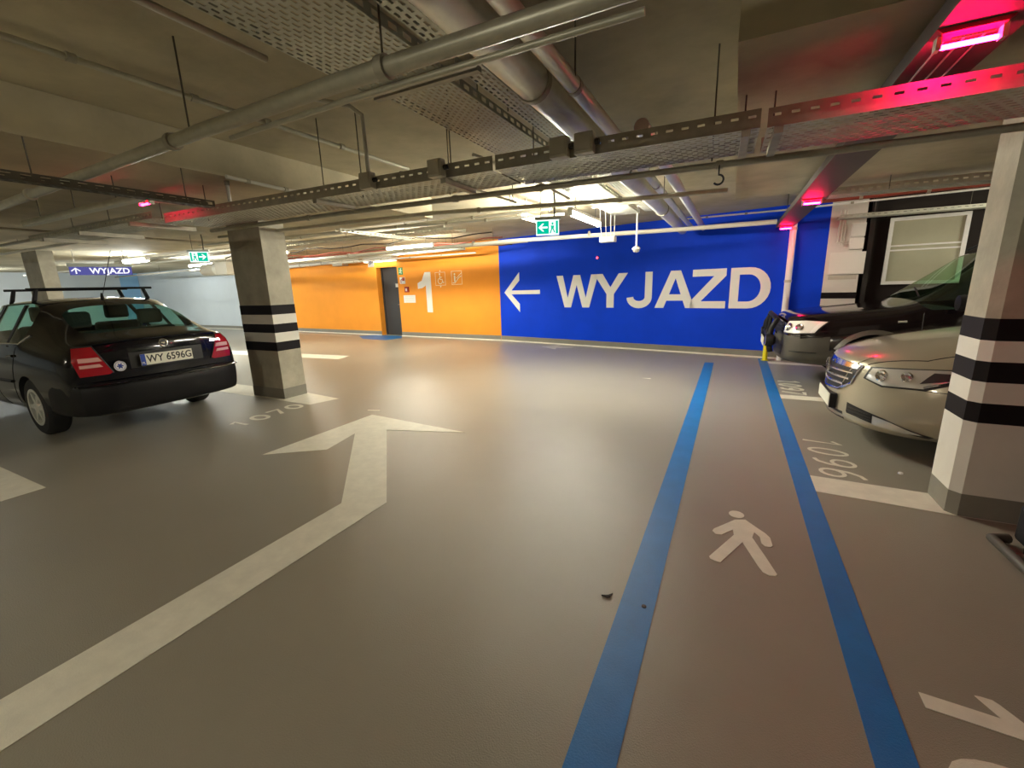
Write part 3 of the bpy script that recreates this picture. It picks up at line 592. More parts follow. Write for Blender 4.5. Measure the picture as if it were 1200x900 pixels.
# trunking with red lamps
t = thing('trunking', 'flat dark trunking carrying the red lamps along the parking bays', 'trunking')
MB().box(.62,-1.0,2.50,.90,9.7,2.57).obj('channel', 'trunk', t)
for y, z1 in ((.3, SLAB), (1.9, SLAB), (3.6, DROP), (6.0, DROP), (8.3, SLAB)):
    b = MB(); rod(b, .66, y, 2.56, z1); rod(b, .86, y, 2.56, z1); b.obj('hanger', 'rod_grey', t)
def red_lamp(x, y, lab, m='red_tube'):
    t = thing('red_lamp', lab, 'lamp', (x, y, 2.46), 0, 'red bay indicator lamps')
    MB().prism([(-.11,.04),(.11,.04),(.09,.022),(-.09,.022)], -.04, .04, lambda u, v, w: (u, w, v)).obj('housing', 'red_lit_housing', t)
    MB().tube([(-.08,0,-.012),(.08,0,-.012)], .009, 10).obj('tube', m, t, smooth=True)
    MB().tube([(-.06,-.028,.004),(.06,-.028,.004)], .004, 8).obj('reflector_rod', 'chrome', t, smooth=True)
    for k in (-1, 1): MB().box(k*.092-.008,-.02,-.022,k*.092+.008,.02,.024).obj('end_clip', 'galv', t)
    for k in range(3): MB().tube([(-.06+.06*k,.04,.03),(-.05+.06*k,.5,.032)], .004, 6).obj('feed_wire', 'galv', t)
red_lamp(.73, 2.47, 'nearest red lamp on the dark trunking at the top right')
red_lamp(.76, 6.5, 'middle red lamp on the dark trunking before the blue wall')
red_lamp(.76, 9.45, 'farthest red lamp on the dark trunking against the blue wall')
red_lamp(-4.95, 2.30, 'red lamp over the black liftback car at left', 'red_tube_dim')
# batten lamps
def batten(label, x, y, z, L, axis='y', m='lamp', w=.09, z1=SLAB):
    t = thing('batten_lamp', label, 'lamp', (x, y, z), 0 if axis == 'x' else PI/2, 'white ceiling battens')
    MB().prism([(-w*.3,.05),(w*.3,.05),(w*.3,.012),(-w*.3,.012)], -L/2, L/2, lambda u, v, q: (q, u, v)).obj('housing', 'white_plain', t)
    MB().tube([(-L/2+.02,0,-.022),(L/2-.02,0,-.022)], w*.3, 10).obj('diffuser', m, t, smooth=True)
    for k in (-1, 1): MB().box(k*(L/2-.01)-.012,-w*.32,-.05,k*(L/2-.01)+.012,w*.32,.03).obj('end_cap', 'white_plain', t)
    b = MB()
    for k in (-1, 1): rod(b, k*L*.35, 0, .05, z1-z)
    b.obj('hanger', 'rod_grey', t)
batten('bright batten beyond the cross tray over the middle of the lane', -1.86, 6.0, 2.47, 1.3)
batten('batten close to the blue wall over the lane', -3.0, 7.0, 2.66, 1.4)
batten('batten hung in front of the orange wall near the door', -7.4, 9.0, 2.66, 1.5, 'x')
batten('glowing batten over the far left bays right of the exit direction sign', -13.05, 5.6, 2.5, 1.1, 'x', 'lamp_cool', .16)
batten('added batten hidden behind the left banded column over the aisle', -11.4, 8.0, 2.68, 1.5, 'x')  # added aisle light, kept out of view by the column
batten('batten over the far aisle before the pale wall', -17, 9.2, 2.68, 1.5, 'x', 'lamp_cool')
batten('batten at far left over the distant bays', -22.5, 8.6, 2.68, 1.5, 'x', 'lamp_cool')
batten('batten at the very far left corner', -27, 6.0, 2.68, 1.5, 'x', 'lamp_cool')
batten('batten at far left beyond the bare column', -19, 2.0, 2.68, 1.5, 'x', 'lamp_cool')
batten('added fill batten over the lane behind the viewer', -2.6, -3.2, 2.72, 1.5)  # unseen lamp added as fill for the near floor and tray flange
batten('added fill batten over the bays behind the viewer at left', -9, -2.6, 2.72, 1.5)  # unseen lamp added to lift the shaded face of the left column
batten('added fill batten over the parked cars behind the right banded column', 4.7, 7.3, 2.40, 1.2, z1=SLAB)  # unseen lamp added to brighten the right ceiling drop, panel and cars
# signs
def exit_sign(label, x, y, z, w, h, rotz, flip=False):
    t = thing('exit_sign', label, 'sign', (x, y, z), rotz)
    MB().box(-w/2,-.02,-h/2,w/2,.02,h/2).obj('sign_body', 'white_sign', t)
    MB().box(-w/2-.02,-.035,h/2,w/2+.02,.035,h/2+.03).obj('housing', 'sign_frame', t)
    f = lambda u, v, q: ((-u if flip else u)*w, q-.0205, v*h)
    MB().prism([(-.46,-.42),(.06,-.42),(.06,.42),(-.46,.42)], -.002, 0, f).obj('green_field', 'green_sign', t)
    MB().prism([(-.40,0),(-.22,.26),(-.14,.26),(-.26,.06),(.0,.06),(.0,-.06),(-.26,-.06),(-.14,-.26),(-.22,-.26)], -.005, -.002, f).obj('arrow', 'white_sign', t)
    b = MB().prism([(.36,-.42),(.46,-.42),(.46,.42),(.36,.42)], -.002, 0, f)
    b.prism([(.18,.16),(.26,.16),(.26,.32),(.18,.32)], -.002, 0, f).prism([(.14,.12),(.30,.10),(.26,-.12),(.16,-.12)], -.002, 0, f)
    b.prism([(.16,-.1),(.22,-.1),(.14,-.4),(.08,-.4)], -.002, 0, f).prism([(.22,-.1),(.27,-.1),(.34,-.34),(.28,-.36)], -.002, 0, f)
    b.pieces('running_figure', 'green_sign', t)
    b = MB(); rod(b, -w*.3, 0, h/2+.03, SLAB-z); b.tube([(w*.3,0,h/2+.03),(w*.32,.0,h/2+.2),(w*.2,0,SLAB-z)], .01, 8); b.obj('hanger', 'rod_grey', t)
exit_sign('green lit exit sign with left arrow hung over the lane', -2.02, 5.0, 2.26, .27, .17, math.radians(20))
exit_sign('green lit exit sign with right arrow hung at left beyond black car', -8.25, 4.46, 2.25, .27, .17, math.radians(50), True)
t = thing('hanging_sign', 'hanging violet direction sign with up arrow and WYJAZD at far left', 'sign', (-12.3, 4.62, 2.19), math.radians(66))
MB().box(-.50,-.03,-.085,.50,.03,.085).obj('sign_body', 'purple_sign', t)
MB().box(-.52,-.05,.085,.52,.05,.16).obj('housing', 'sign_frame', t)
text_mesh('lettering', 'WYJAZD', .165, 'sign_glow', t, Matrix.Translation((.14,-.033,-.005)) @ Matrix.Rotation(PI/2, 4, 'X'), .001, .004)
f = lambda u, v, q: (u, q-.031, v)
MB().ribbon([(-.47,-.005),(-.40,.055),(-.33,-.005)], .022, -.002, 0, f).ribbon([(-.40,.05),(-.40,-.06)], .022, -.002, 0, f).obj('arrow', 'sign_glow', t)
b = MB(); rod(b, -.4, 0, .16, SLAB-2.19); rod(b, .4, 0, .16, SLAB-2.19); b.obj('hanger', 'rod_grey', t)
# camera dome and projector lamp before the blue wall
t = thing('camera_dome', 'white camera dome hanging on a stem before the blue wall', 'camera', (-1.45, 7.4, 2.12))
MB().tube([(0,0,.04),(0,0,.8)], .012, 8).obj('stem', 'sign_white', t)
MB().lathe([(.0,-.06),(.045,-.045),(.06,-.01),(.055,.03),(.02,.05)], 18).obj('dome', 'lamp_silver', t, smooth=True)
MB().lathe([(.066,-.005),(.066,.015)], 18).obj('collar', 'white_plain', t, smooth=True)
t = thing('wall_spotlight', 'white box projector hung on thin brackets before the blue wall', 'projector', (-1.97, 7.6, 2.32))
MB().box(-.13,-.08,-.045,.13,.08,.045).obj('box_body', 'sign_white', t, bevel=.01)
b = MB()
for x in (-.11, -.03, .05, .11): b.tube([(x,0,.04),(x*1.2-.02,0,.6)], .007, 6)
b.obj('bracket', 'sign_white', t)
t = thing('alarm_light', 'tiny red light on the blue wall above the lettering', 'light', B0, BA)
MB().lathe([(.025,-.03),(.02,-.002)], 12, 'y', (3.15,0,2.21)).obj('lens', emit('alarm_red', (1,.05,.1), 2.5), t)
MB().lathe([(.04,-.012),(.04,-.001)], 12, 'y', (3.15,0,2.21)).obj('base', 'dark_metal', t)
# box and beige duct ends on the orange wall
tag(MB().box(3.66,-.28,2.50,4.2,-.002,2.76).obj('wall_box', 'grey_box', loc=O0, rotz=OA, bevel=.01), 'grey box at the top of orange wall left of the door', 'box')
t = thing('drum_fan', 'beige drum fan at the top of orange wall beside the grey box', 'fan', O0, OA)
MB().tube([(4.3,-.2,2.66),(5.1,-.2,2.66)], .1, 18).obj('drum', 'pale_pipe', t, smooth=True)
MB().tube([(4.26,-.2,2.66),(4.32,-.2,2.66)], .115, 18).obj('end_ring', 'grey_box', t, smooth=True)
t = thing('duct_fan', 'pale duct fan unit hung before the pale wall left of the banded column', 'fan', (-15.2, 8.6, 2.42))
MB().tube([(-.5,0,0),(.2,0,0)], .19, 18).obj('drum', 'grey_box', t, smooth=True)
MB().tube([(.2,0,0),(.35,0,0)], [.19,.13], 18).obj('cone', 'pale_pipe', t, smooth=True)
MB().box(.4,-.2,-.2,1.0,.2,.2).obj('motor_box', 'grey_box', t, bevel=.02)
b = MB(); rod(b, -.3, 0, .18, .5); rod(b, .7, 0, .2, .5); b.obj('hanger', 'rod_grey', t)

#CARS#
# ------------------------------------------------------------------ cars (nose at x=0, tail toward +x, near side -y)
def shell(stations, glass_of, arches, name, rc=None):
    """stations: dicts of half-section dimensions; returns an evaluated closed mesh with material index 0 body, 1 glass, 2 well"""
    V = []; Fc = []; mi = []
    idx = []
    for s in stations:
        wb, zb = s['b']; w1, z1 = s['s1']; w2, z2 = s['s2']; w3, z3 = s['t3']; wt, zt = s['t2']; z0 = s['t0']
        bow = s.get('bow', 0); tx = s.get('tx', 0)
        half = [(0,zb,0),(wb*.33,zb,0),(wb*.7,zb,0),(wb,zb+.02,0),(w1,z1,0),(w2,z2,0),(w3,z3,0),(wt,zt,tx),(wt*.55,zt+(z0-zt)*.75,tx),(0,z0,tx)]
        ring = [(s['x']+q[2]+bow*(q[0]/.9)**2, q[0], q[1]) for q in half] + [(s['x']+q[2]+bow*(q[0]/.9)**2, -q[0], q[1]) for q in half[8:0:-1]]
        idx.append(list(range(len(V), len(V)+18))); V += ring
    seg = [0,1,2,3,4,5,6,7,8,8,7,6,5,4,3,2,1,0]
    for i in range(len(stations)-1):
        for j in range(18):
            k = (j+1) % 18
            Fc.append((idx[i][j], idx[i][k], idx[i+1][k], idx[i+1][j])); mi.append(1 if glass_of(i, seg[j]) else 0)
    def cap(s, ix):
        rows = [[ix[15],ix[16],ix[17],ix[0],ix[1],ix[2],ix[3]], None, None, [ix[12],ix[11],ix[10],ix[9],ix[8],ix[7],ix[6]]]
        for r, (a, c) in ((1, (ix[14], ix[4])), (2, (ix[13], ix[5]))):
            row = [a]; wy = abs(V[c][1]); zz = V[c][2]
            for q in range(1, 6):
                f = (V[rows[0][q]][1]/max(1e-6, V[ix[3]][1])) ; g = (V[rows[3][q]][1]/max(1e-6, V[ix[6]][1])); y = (f*.5+g*.5)*wy
                V.append((s['x']+s.get('bow', 0)*(y/.9)**2 + s.get('cx', (0,0))[r-1], y, zz)); row.append(len(V)-1)
            row.append(c); rows[r] = row
        for r in range(3):
            for q in range(6):
                Fc.append((rows[r][q], rows[r][q+1], rows[r+1][q+1], rows[r+1][q])); mi.append(0)
    cap(stations[0], idx[0]); cap(stations[-1], idx[-1])
    me = bpy.data.meshes.new(name); me.from_pydata(V, [], Fc)
    for p, m_ in zip(me.polygons, mi): p.material_index = m_
    bm = bmesh.new(); bm.from_mesh(me); bmesh.ops.recalc_face_normals(bm, faces=bm.faces)
    cr = bm.edges.layers.float.get('crease_edge') or bm.edges.layers.float.new('crease_edge')
    for e in bm.edges:
        if len(e.link_faces) == 2 and e.link_faces[0].material_index != e.link_faces[1].material_index: e[cr] = .75
    bm.to_mesh(me); bm.free()
    for m_ in ('ink', 'car_glass'): me.materials.append(M[m_])
    o = bpy.data.objects.new(name, me); COL.objects.link(o)
    ss = o.modifiers.new('s', 'SUBSURF'); ss.levels = ss.render_levels = 2
    cut = []
    for (cx, cz, r, y0, y1) in arches:
        b = MB().lathe([(r, y0), (r, y1)], 36, 'y', (cx, 0, cz)); c = b.obj('cut', 'ink'); c.data.polygons.foreach_set('material_index', [0]*len(c.data.polygons))
        bo = o.modifiers.new('b', 'BOOLEAN'); bo.object = c; bo.operation = 'DIFFERENCE'; bo.solver = 'EXACT'; cut.append(c)
        c.data.materials.clear(); c.data.materials.append(M['rubber'])
        try: bo.material_mode = 'TRANSFER'
        except Exception: pass
    dg = bpy.context.evaluated_depsgraph_get(); res = bpy.data.meshes.new_from_object(o.evaluated_get(dg))
    full = None
    o2 = bpy.data.objects.new('tmp', me); COL.objects.link(o2); q = o2.modifiers.new('s', 'SUBSURF'); q.levels = q.render_levels = 2
    dg = bpy.context.evaluated_depsgraph_get(); fm = bpy.data.meshes.new_from_object(o2.evaluated_get(dg))
    bvh = BVHTree.FromPolygons([v.co.copy() for v in fm.vertices], [tuple(p.vertices) for p in fm.polygons])
    names = [m_.name if m_ else '' for m_ in res.materials]; order = {'black_ink': 0, 'tinted_green_glass': 1, 'tyre_rubber': 2}
    remap = [order.get(q, 0) for q in names]
    for p in res.polygons: p.material_index = remap[p.material_index] if p.material_index < len(remap) else 0
    for c in cut: bpy.data.objects.remove(c)
    bpy.data.objects.remove(o); bpy.data.objects.remove(o2)
    return res, bvh
def pick(me, test, name, m, parent, solid=0):
    bm = bmesh.new(); bm.from_mesh(me)
    bmesh.ops.delete(bm, geom=[f for f in bm.faces if not test(f)], context='FACES')
    for f_ in bm.faces: f_.material_index = 0
    n = bpy.data.meshes.new(name); bm.to_mesh(n); bm.free(); n.materials.clear(); n.materials.append(M[m])
    for p in n.polygons: p.material_index = 0
    n.shade_smooth()
    try: n.set_sharp_from_angle(angle=math.radians(50))
    except Exception: pass
    o = bpy.data.objects.new(name, n); COL.objects.link(o); o.parent = parent
    if solid:
        s_ = o.modifiers.new('sheet', 'SOLIDIFY'); s_.thickness = solid; s_.offset = -1
    return o
class Skin:
    """pieces laid on the car's surface, cast along a direction"""
    def __init__(s, bvh): s.bvh = bvh
    def cast(s, p, d):
        p = Vector(p); h, n, _, dist = s.bvh.ray_cast(p-d*3, d)
        if h is None: return p, -d
        return h, n if n.dot(d) < 0 else -n
    def patch(s, name, pts, d, m, parent, off=.004, thick=.012, div=.05, depth=None, smooth=True):
        d = Vector(d).normalized(); up = Vector((0,0,1)) if abs(d.z) < .9 else Vector((1,0,0)); u = up.cross(d).normalized(); v = d.cross(u).normalized()
        P = [Vector(p) for p in pts]; c = sum(P, Vector())/len(P); w0 = c.dot(d)
        uv = [(p.dot(u), p.dot(v)) for p in P]
        bm = bmesh.new(); bm.faces.new([bm.verts.new((a, b_, 0)) for a, b_ in uv])
        for ax in (0, 1):
            lo, hi = min(q[ax] for q in uv), max(q[ax] for q in uv); n = max(1, int((hi-lo)/div))
            for k in range(1, n):
                co = Vector((0,0,0)); co[ax] = lo+(hi-lo)*k/n; no = Vector((0,0,0)); no[ax] = 1
                bmesh.ops.bisect_plane(bm, geom=bm.verts[:]+bm.edges[:]+bm.faces[:], plane_co=co, plane_no=no)
        bmesh.ops.triangulate(bm, faces=[f for f in bm.faces if len(f.verts) > 4])
        base = {}
        for vtx in bm.verts:
            h, n = s.cast(u*vtx.co.x+v*vtx.co.y+d*w0, d); base[vtx] = (h, n)
        for vtx, (h, n) in base.items(): vtx.co = h+(-d*.5+n*.5).normalized()*off
        r = bmesh.ops.extrude_face_region(bm, geom=bm.faces[:]); nv = [e for e in r['geom'] if isinstance(e, bmesh.types.BMVert)]
        for vtx in nv: vtx.co += d*thick
        bmesh.ops.recalc_face_normals(bm, faces=bm.faces)
        n = bpy.data.meshes.new(name); bm.to_mesh(n); bm.free(); n.materials.append(M[m])
        if smooth:
            n.shade_smooth()
            try: n.set_sharp_from_angle(angle=math.radians(45))
            except Exception: pass
        o = bpy.data.objects.new(name, n); COL.objects.link(o); o.parent = parent; return o
    def line(s, name, pts, d, w, m, parent, off=.002, r=None):
        d = Vector(d).normalized(); q = []
        for i in range(len(pts)-1):
            a, b_ = Vector(pts[i]), Vector(pts[i+1]); n = max(1, int((b_-a).length/.05))
            q += [a.lerp(b_, k/n) for k in range(n)]
        q.append(Vector(pts[-1]))
        path = [h+n*off for h, n in (s.cast(p, d) for p in q)]
        return MB().tube(path, w, 6).obj(name, m, parent, smooth=True)
def wheel(parent, x, y, r, w, rim_r, side, spokes=6, m='alloy'):
    prof = [(rim_r, -w/2), (r-.03, -w/2), (r-.008, -w*.40), (r, -w*.30), (r, w*.30), (r-.008, w*.40), (r-.03, w/2), (rim_r, w/2)]
    b = MB(); n = 36; vs_ = []
    for rr, h in prof:
        for k in range(n): vs_.append((rr*math.cos(2*PI*k/n), h, rr*math.sin(2*PI*k/n)))
    L = len(prof); b.add(vs_, [(i*n+k, i*n+(k+1)%n, ((i+1)%L)*n+(k+1)%n, ((i+1)%L)*n+k) for i in range(L) for k in range(n)])
    t = b.obj('wheel', 'rubber', parent, smooth=True, loc=(x, y, r))
    s = side; o = w/2*s
    b = MB()
    ring = lambda ra, rb, ya, yb: b.add([(q*math.cos(2*PI*k/n), yy, q*math.sin(2*PI*k/n)) for q, yy in ((ra,ya),(rb,ya),(rb,yb),(ra,yb)) for k in range(n)],
        [(i*n+k, i*n+(k+1)%n, ((i+1)%4)*n+(k+1)%n, ((i+1)%4)*n+k) for i in range(4) for k in range(n)])
    ring(rim_r*.9, rim_r+.008, o-.05*s, o+.004*s)
    for k in range(spokes):
        a = 2*PI*k/spokes; c, d = math.cos(a), math.sin(a)
        def f(u, v, q, c=c, d=d): return (u*c-v*d, q, u*d+v*c)
        b.prism([(.03,-.026),(rim_r*.92,-.017),(rim_r*.92,.017),(.03,.026)], o-.03*s, o-.005*s, f)
    b.lathe([(.075, o-.035*s), (.06, o), (.02, o+.006*s)], 16, 'y')
    b.obj('rim', m, t, smooth=True)
    MB().lathe([(rim_r*.92, o-.06*s), (rim_r*.9, o-.05*s)], 24, 'y').obj('brake_disc', 'dark_metal', t)
def seat(parent, x, y, z, w=.5, h=.62, head=True, name='seat'):
    b = MB().box(x-.25, y-w/2, z, x+.25, y+w/2, z+.16)
    b.prism([(x+.18,z+.1),(x+.32,z+.1),(x+.42,z+h),(x+.32,z+h)], y-w/2, y+w/2, lambda u, v, q: (u, q, v))
    o = b.obj(name, 'seat', parent, bevel=.04)
    for k in ((-1, 1) if name == 'rear_bench' else (0,)):
        yy = y+k*w*.28
        MB().prism([(x+.34,z+h+.04),(x+.44,z+h+.04),(x+.45,z+h+.2),(x+.36,z+h+.22)], yy-.13, yy+.13, lambda u, v, q: (u, q, v)).obj('headrest', 'seat', o, bevel=.03)
def S(x, b, s1, s2, t3, t2, t0, **k): return dict(x=x, b=b, s1=s1, s2=s2, t3=t3, t2=t2, t0=t0, **k)
NS, FS = Vector((0,1,0)), Vector((0,-1,0))      # casting directions for the near and far sides

# ---- black liftback, seen from behind
def black_car(loc, sc):
    t = thing('liftback_car', 'black liftback car with roof bars parked nose in at left', 'car', loc); t.scale = sc
    st = [S(.02,(.58,.24),(.66,.36),(.66,.5),(.62,.62),(.48,.68),.70, bow=.28),
          S(.25,(.76,.2),(.83,.38),(.83,.55),(.78,.72),(.55,.80),.83, bow=.2),
          S(.75,(.8,.18),(.875,.38),(.875,.62),(.82,.84),(.58,.90),.93, bow=.06),
          S(1.22,(.8,.18),(.875,.4),(.875,.66),(.83,.91),(.60,.97),1.0),
          S(1.42,(.8,.18),(.875,.4),(.875,.66),(.84,.935),(.72,1.02),1.05),
          S(2.12,(.8,.18),(.875,.4),(.88,.7),(.85,.945),(.60,1.345),1.385, tx=.0),
          S(2.30,(.8,.18),(.875,.4),(.88,.7),(.85,.95),(.60,1.38),1.425),
          S(3.10,(.8,.18),(.875,.4),(.88,.7),(.85,.96),(.59,1.40),1.435),
          S(3.45,(.8,.18),(.875,.4),(.88,.72),(.85,.97),(.57,1.36),1.405),
          S(3.62,(.8,.2),(.875,.4),(.88,.72),(.845,.975),(.56,1.30),1.345),
          S(4.18,(.79,.22),(.86,.42),(.87,.72),(.815,.955),(.60,1.04),1.075),
          S(4.36,(.77,.24),(.85,.42),(.855,.72),(.79,.945),(.62,1.005),1.03, bow=-.02),
          S(4.47,(.72,.27),(.83,.42),(.82,.70),(.76,.92),(.55,.98),1.0, bow=-.10),
          S(4.51,(.66,.30),(.78,.42),(.77,.66),(.72,.86),(.5,.93),.95, bow=-.12)]
    def g(i, k):
        if k == 6 and i in (4, 5, 6, 7): return True      # side glass
        if k in (7, 8) and i in (4, 9): return True       # windscreen, rear window
        return False
    A = [(.9, .31, .34, -.95, -.62), (.9, .31, .34, .62, .95), (3.41, .31, .34, -.95, -.62), (3.41, .31, .34, .62, .95)]
    me, bvh = shell(st, g, A, 'car_shell'); sk = Skin(bvh)
    well = [2]
    pick(me, lambda f: f.material_index == 0, 'body', 'black_car', t)
    for fx in (0, 1):
        for fy in (-1, 1): pick(me, lambda f: f.material_index in well and (f.calc_center_median().x > 2.2) == bool(fx) and f.calc_center_median().y*fy > 0, 'wheel_arch', 'rubber', t)
    pick(me, lambda f: f.material_index == 1 and f.calc_center_median().x > 3.55 and abs(f.normal.y) < .6, 'rear_window', 'car_glass', t)
    pick(me, lambda f: f.material_index == 1 and f.calc_center_median().x < 2.2 and abs(f.normal.y) < .6, 'windscreen', 'car_glass', t)
    for s in (-1, 1):
        pick(me, lambda f: f.material_index == 1 and abs(f.normal.y) >= .6 and f.calc_center_median().y*s > 0, 'side_window', 'car_glass', t)
    for y, d in ((-.9, NS), (.9, FS)):
        s = -1 if y < 0 else 1
        for x0, x1 in ((2.38,2.47),(3.02,3.08)):          # window pillars
            sk.patch('window_pillar', [(x0,y,.94),(x1,y,.94),(x1-.02,y,1.36),(x0-.03,y,1.36)], d, 'black_plastic', t, .003, .02)
        sk.line('window_trim', [(1.55,y,.955),(2.4,y,.957),(3.35,y,.975),(3.52,y,1.06)], d, .010, 'chrome', t, .004)
        sk.line('shut_line', [(2.42,y,.93),(2.44,y,.4),(2.5,y,.26)], d, .004, 'ink', t, .0)
        sk.line('shut_line', [(3.28,y,.94),(3.12,y,.72),(3.02,y,.5),(2.95,y,.28)], d, .004, 'ink', t, .0)
        sk.line('side_trim', [(.95+.36,y,.56),(3.02,y,.57)], d, .016, 'black_plastic', t, .004)
        for x in (2.25, 3.05): sk.line('door_handle', [(x,y,.84),(x+.16,y,.85)], d, .014, 'black_car', t, .012)
        wheel(t, .9, s*.755, .31, .195, .19, s); wheel(t, 3.41, s*.755, .31, .195, .19, s)
        m_ = MB().lathe([(.02,-.07),(.085,-.06),(.095,0),(.07,.08),(.02,.1)], 14, 'x', (1.72,s*.97,1.0)); o = m_.obj('wing_mirror', 'black_car', t, smooth=True)
    R = Vector((-1,0,0))
    # tail lamps: wrap the corners
    for s in (-1, 1):
        d = Vector((-1, -s*.35, 0))
        q = lambda y, z, x=4.45: (x, s*y, z)
        lamp = sk.patch('tail_lamp', [q(.745,.945,4.36),(4.45,s*.62,.95),(4.45,s*.49,.69),(4.45,s*.52,.675),q(.745,.675,4.40),q(.765,.82,4.36)], d, 'red_lens', t, .010, .03, .05)
        for z0, z1 in ((.755,.785),(.81,.85)):
            sk.patch('clear_lens', [q(.73,z1,4.40),(4.45,s*.585,z1),(4.45,s*.56,z0),q(.73,z0,4.40)], d, 'pink_lens', lamp, .016, .02, .05)
        sk.line('lamp_edge', [q(.745,.95,4.36),(4.45,s*.615,.955),(4.45,s*.485,.685)], d, .006, 'ink', lamp, .006)
    # bumper: one full-width moulding below the hatch
    bp = []
    prof = [(-.86,3.80),(-.865,4.25),(-.80,4.46),(-.6,4.555),(-.3,4.585),(0,4.592),(.3,4.585),(.6,4.555),(.80,4.46),(.865,4.25),(.86,3.80)]
    b = MB(); zs = [(.28,-.03),(.33,.0),(.46,.015),(.56,.02),(.60,.0),(.615,-.05)]
    vs_ = [(x+dx, y*(1+dx*.5), z) for z, dx in zs for y, x in prof]; n = len(prof)
    b.add(vs_, [(i*n+k, i*n+k+1, (i+1)*n+k+1, (i+1)*n+k) for i in range(len(zs)-1) for k in range(n-1)])
    bm_ = b.obj('rear_bumper', 'black_plastic', t, smooth=True); so = bm_.modifiers.new('s', 'SOLIDIFY'); so.thickness = .02
    su = bm_.modifiers.new('ss', 'SUBSURF'); su.levels = su.render_levels = 1
    MB().tube([(4.31,-.80,.583),(4.47,-.795,.583),(4.572,-.6,.583),(4.602,-.3,.583),(4.609,0,.583),(4.602,.3,.583),(4.572,.6,.583),(4.47,.795,.583),(4.31,.8,.583)], .010, 8).obj('bumper_strip', 'black_car', t, smooth=True)
    # plate in its recess, badges
    sk.patch('plate_recess', [(4.5,-.34,.70),(4.5,.40,.70),(4.5,.40,.86),(4.5,-.34,.86)], R, 'ink', t, .002, .01)
    ha, _ = sk.cast((4.5,0,.835), R); hb, _ = sk.cast((4.5,0,.715), R)
    pl = MB().box(0,-.26,-.057,.008,.26,.057).obj('number_plate', 'plate', t, loc=(ha+hb)/2+Vector((.022,0,0))); pl.rotation_euler.y = math.atan2(ha.x-hb.x, ha.z-hb.z)
    MB().box(.008,-.26,-.057,.010,-.215,.057).obj('country_band', 'plate_blue', pl)
    mt = Matrix.Translation((.0085,.025,0)) @ Matrix.Rotation(PI/2, 4, 'Z') @ Matrix.Rotation(PI/2, 4, 'X')
    o = text_mesh('plate_lettering', 'WY 6596G', .105, 'ink', pl, mt @ Matrix.Scale(.93, 4, (1,0,0)), .0008, .0015)
    text_mesh('country_letters', 'PL', .036, 'plate', pl, Matrix.Translation((.0105,-.237,-.034)) @ Matrix.Rotation(PI/2, 4, 'Z') @ Matrix.Rotation(PI/2, 4, 'X'), .0005)
    h, n = sk.cast((4.5,0,.925), R)
    em = MB().lathe([(.048,0),(.045,.008),(.038,.010)], 20, 'x').obj('emblem', 'chrome', t, smooth=True, loc=h); em.rotation_euler.y = -.25
    MB().lathe([(.036,.010),(.034,.0125)], 20, 'x').obj('emblem_face', 'ink', em)
    b = MB().prism(arc(0,0,.012,.012,0,340,10), .0125, .016, lambda u, v, w: (w, u, v)); b.prism([(-.028,-.006),(.0,-.004),(.026,.014),(.0,.008),(-.026,.006)], .0125, .016, lambda u, v, w: (w, u, v)); b.obj('emblem_arrow', 'chrome', em)
    h, n = sk.cast((4.5,.56,.885), R)
    for tx, z, sz, yy in (('Octavia', .895, .055, .56),):
        h, n = sk.cast((4.5,yy,z), R)
        text_mesh('badge', tx, sz, 'chrome', t, Matrix.Translation(h+Vector((.004,0,0))) @ Matrix.Rotation(-.2, 4, 'Y') @ Matrix.Rotation(PI/2, 4, 'Z') @ Matrix.Rotation(PI/2, 4, 'X'), .002)
    h, n = sk.cast((4.5,-.43,.74), R)
    stk = MB().lathe([(.052,0),(.052,.003)], 24, 'x').obj('round_sticker', 'sign_white', t, loc=h+Vector((.002,0,0))); stk.rotation_euler.y = -.1; stk.rotation_euler.z = -.08
    b = MB()
    for k in range(3):
        a = PI*k/3; b.ribbon([(-.028*math.cos(a),-.028*math.sin(a)),(.028*math.cos(a),.028*math.sin(a))], .013, .003, .0045, lambda u, v, w: (w, u, v))
    b.ribbon(arc(0,0,.043,.043,0,345,20), .004, .003, .0045, lambda u, v, w: (w, u, v), True); b.obj('sticker_star', 'plate_blue', stk)
    sk.line('hatch_lip', [(4.5,-.60,.965),(4.5,-.3,.985),(4.5,.3,.985),(4.5,.60,.965)], R, .010, 'black_car', t, .006)
    # rear wiper, aerial
    MB().tube([(3.30,0,1.405),(3.30,0,1.47)], [.022,.008], 10).obj('aerial_base', 'black_plastic', t, smooth=True)
    MB().tube([(3.31,0,1.43),(3.72,.02,1.92)], .0035, 6).obj('aerial', 'black_plastic', t)
    # roof bars
    for x in (2.45, 3.12):
        bar = MB().tube([(x,-.60,1.525),(x,.62,1.525)], .013, 8).obj('roof_bar', 'black_plastic', t)
        for s in (-1, 1):
            MB().prism([(-.02,1.525),(.02,1.525),(.03,1.40),(-.03,1.37)], s*.50, s*.535, lambda u, v, w: (x+u, w+s*(1.525-v)*.3, v)).obj('bar_foot', 'black_plastic', bar, bevel=.008)
    # cabin
    MB().box(1.5,-.72,.35,4.0,.72,.42).obj('cabin_floor', 'seat', t)
    MB().prism([(1.35,.9),(1.75,.95),(1.85,.8),(1.8,.5),(1.35,.5)], -.74, .74, lambda u, v, w: (u, w, v)).obj('dashboard', 'seat', t, bevel=.03)
    for y in (-.36, .36): seat(t, 2.25, y, .5)
    seat(t, 3.1, 0, .5, 1.3, .56, True, 'rear_bench')
    MB().prism([(3.55,.95),(4.15,.97),(4.15,.93),(3.55,.91)], -.72, .72, lambda u, v, w: (u, w, v)).obj('parcel_shelf', 'seat', t)
    return t
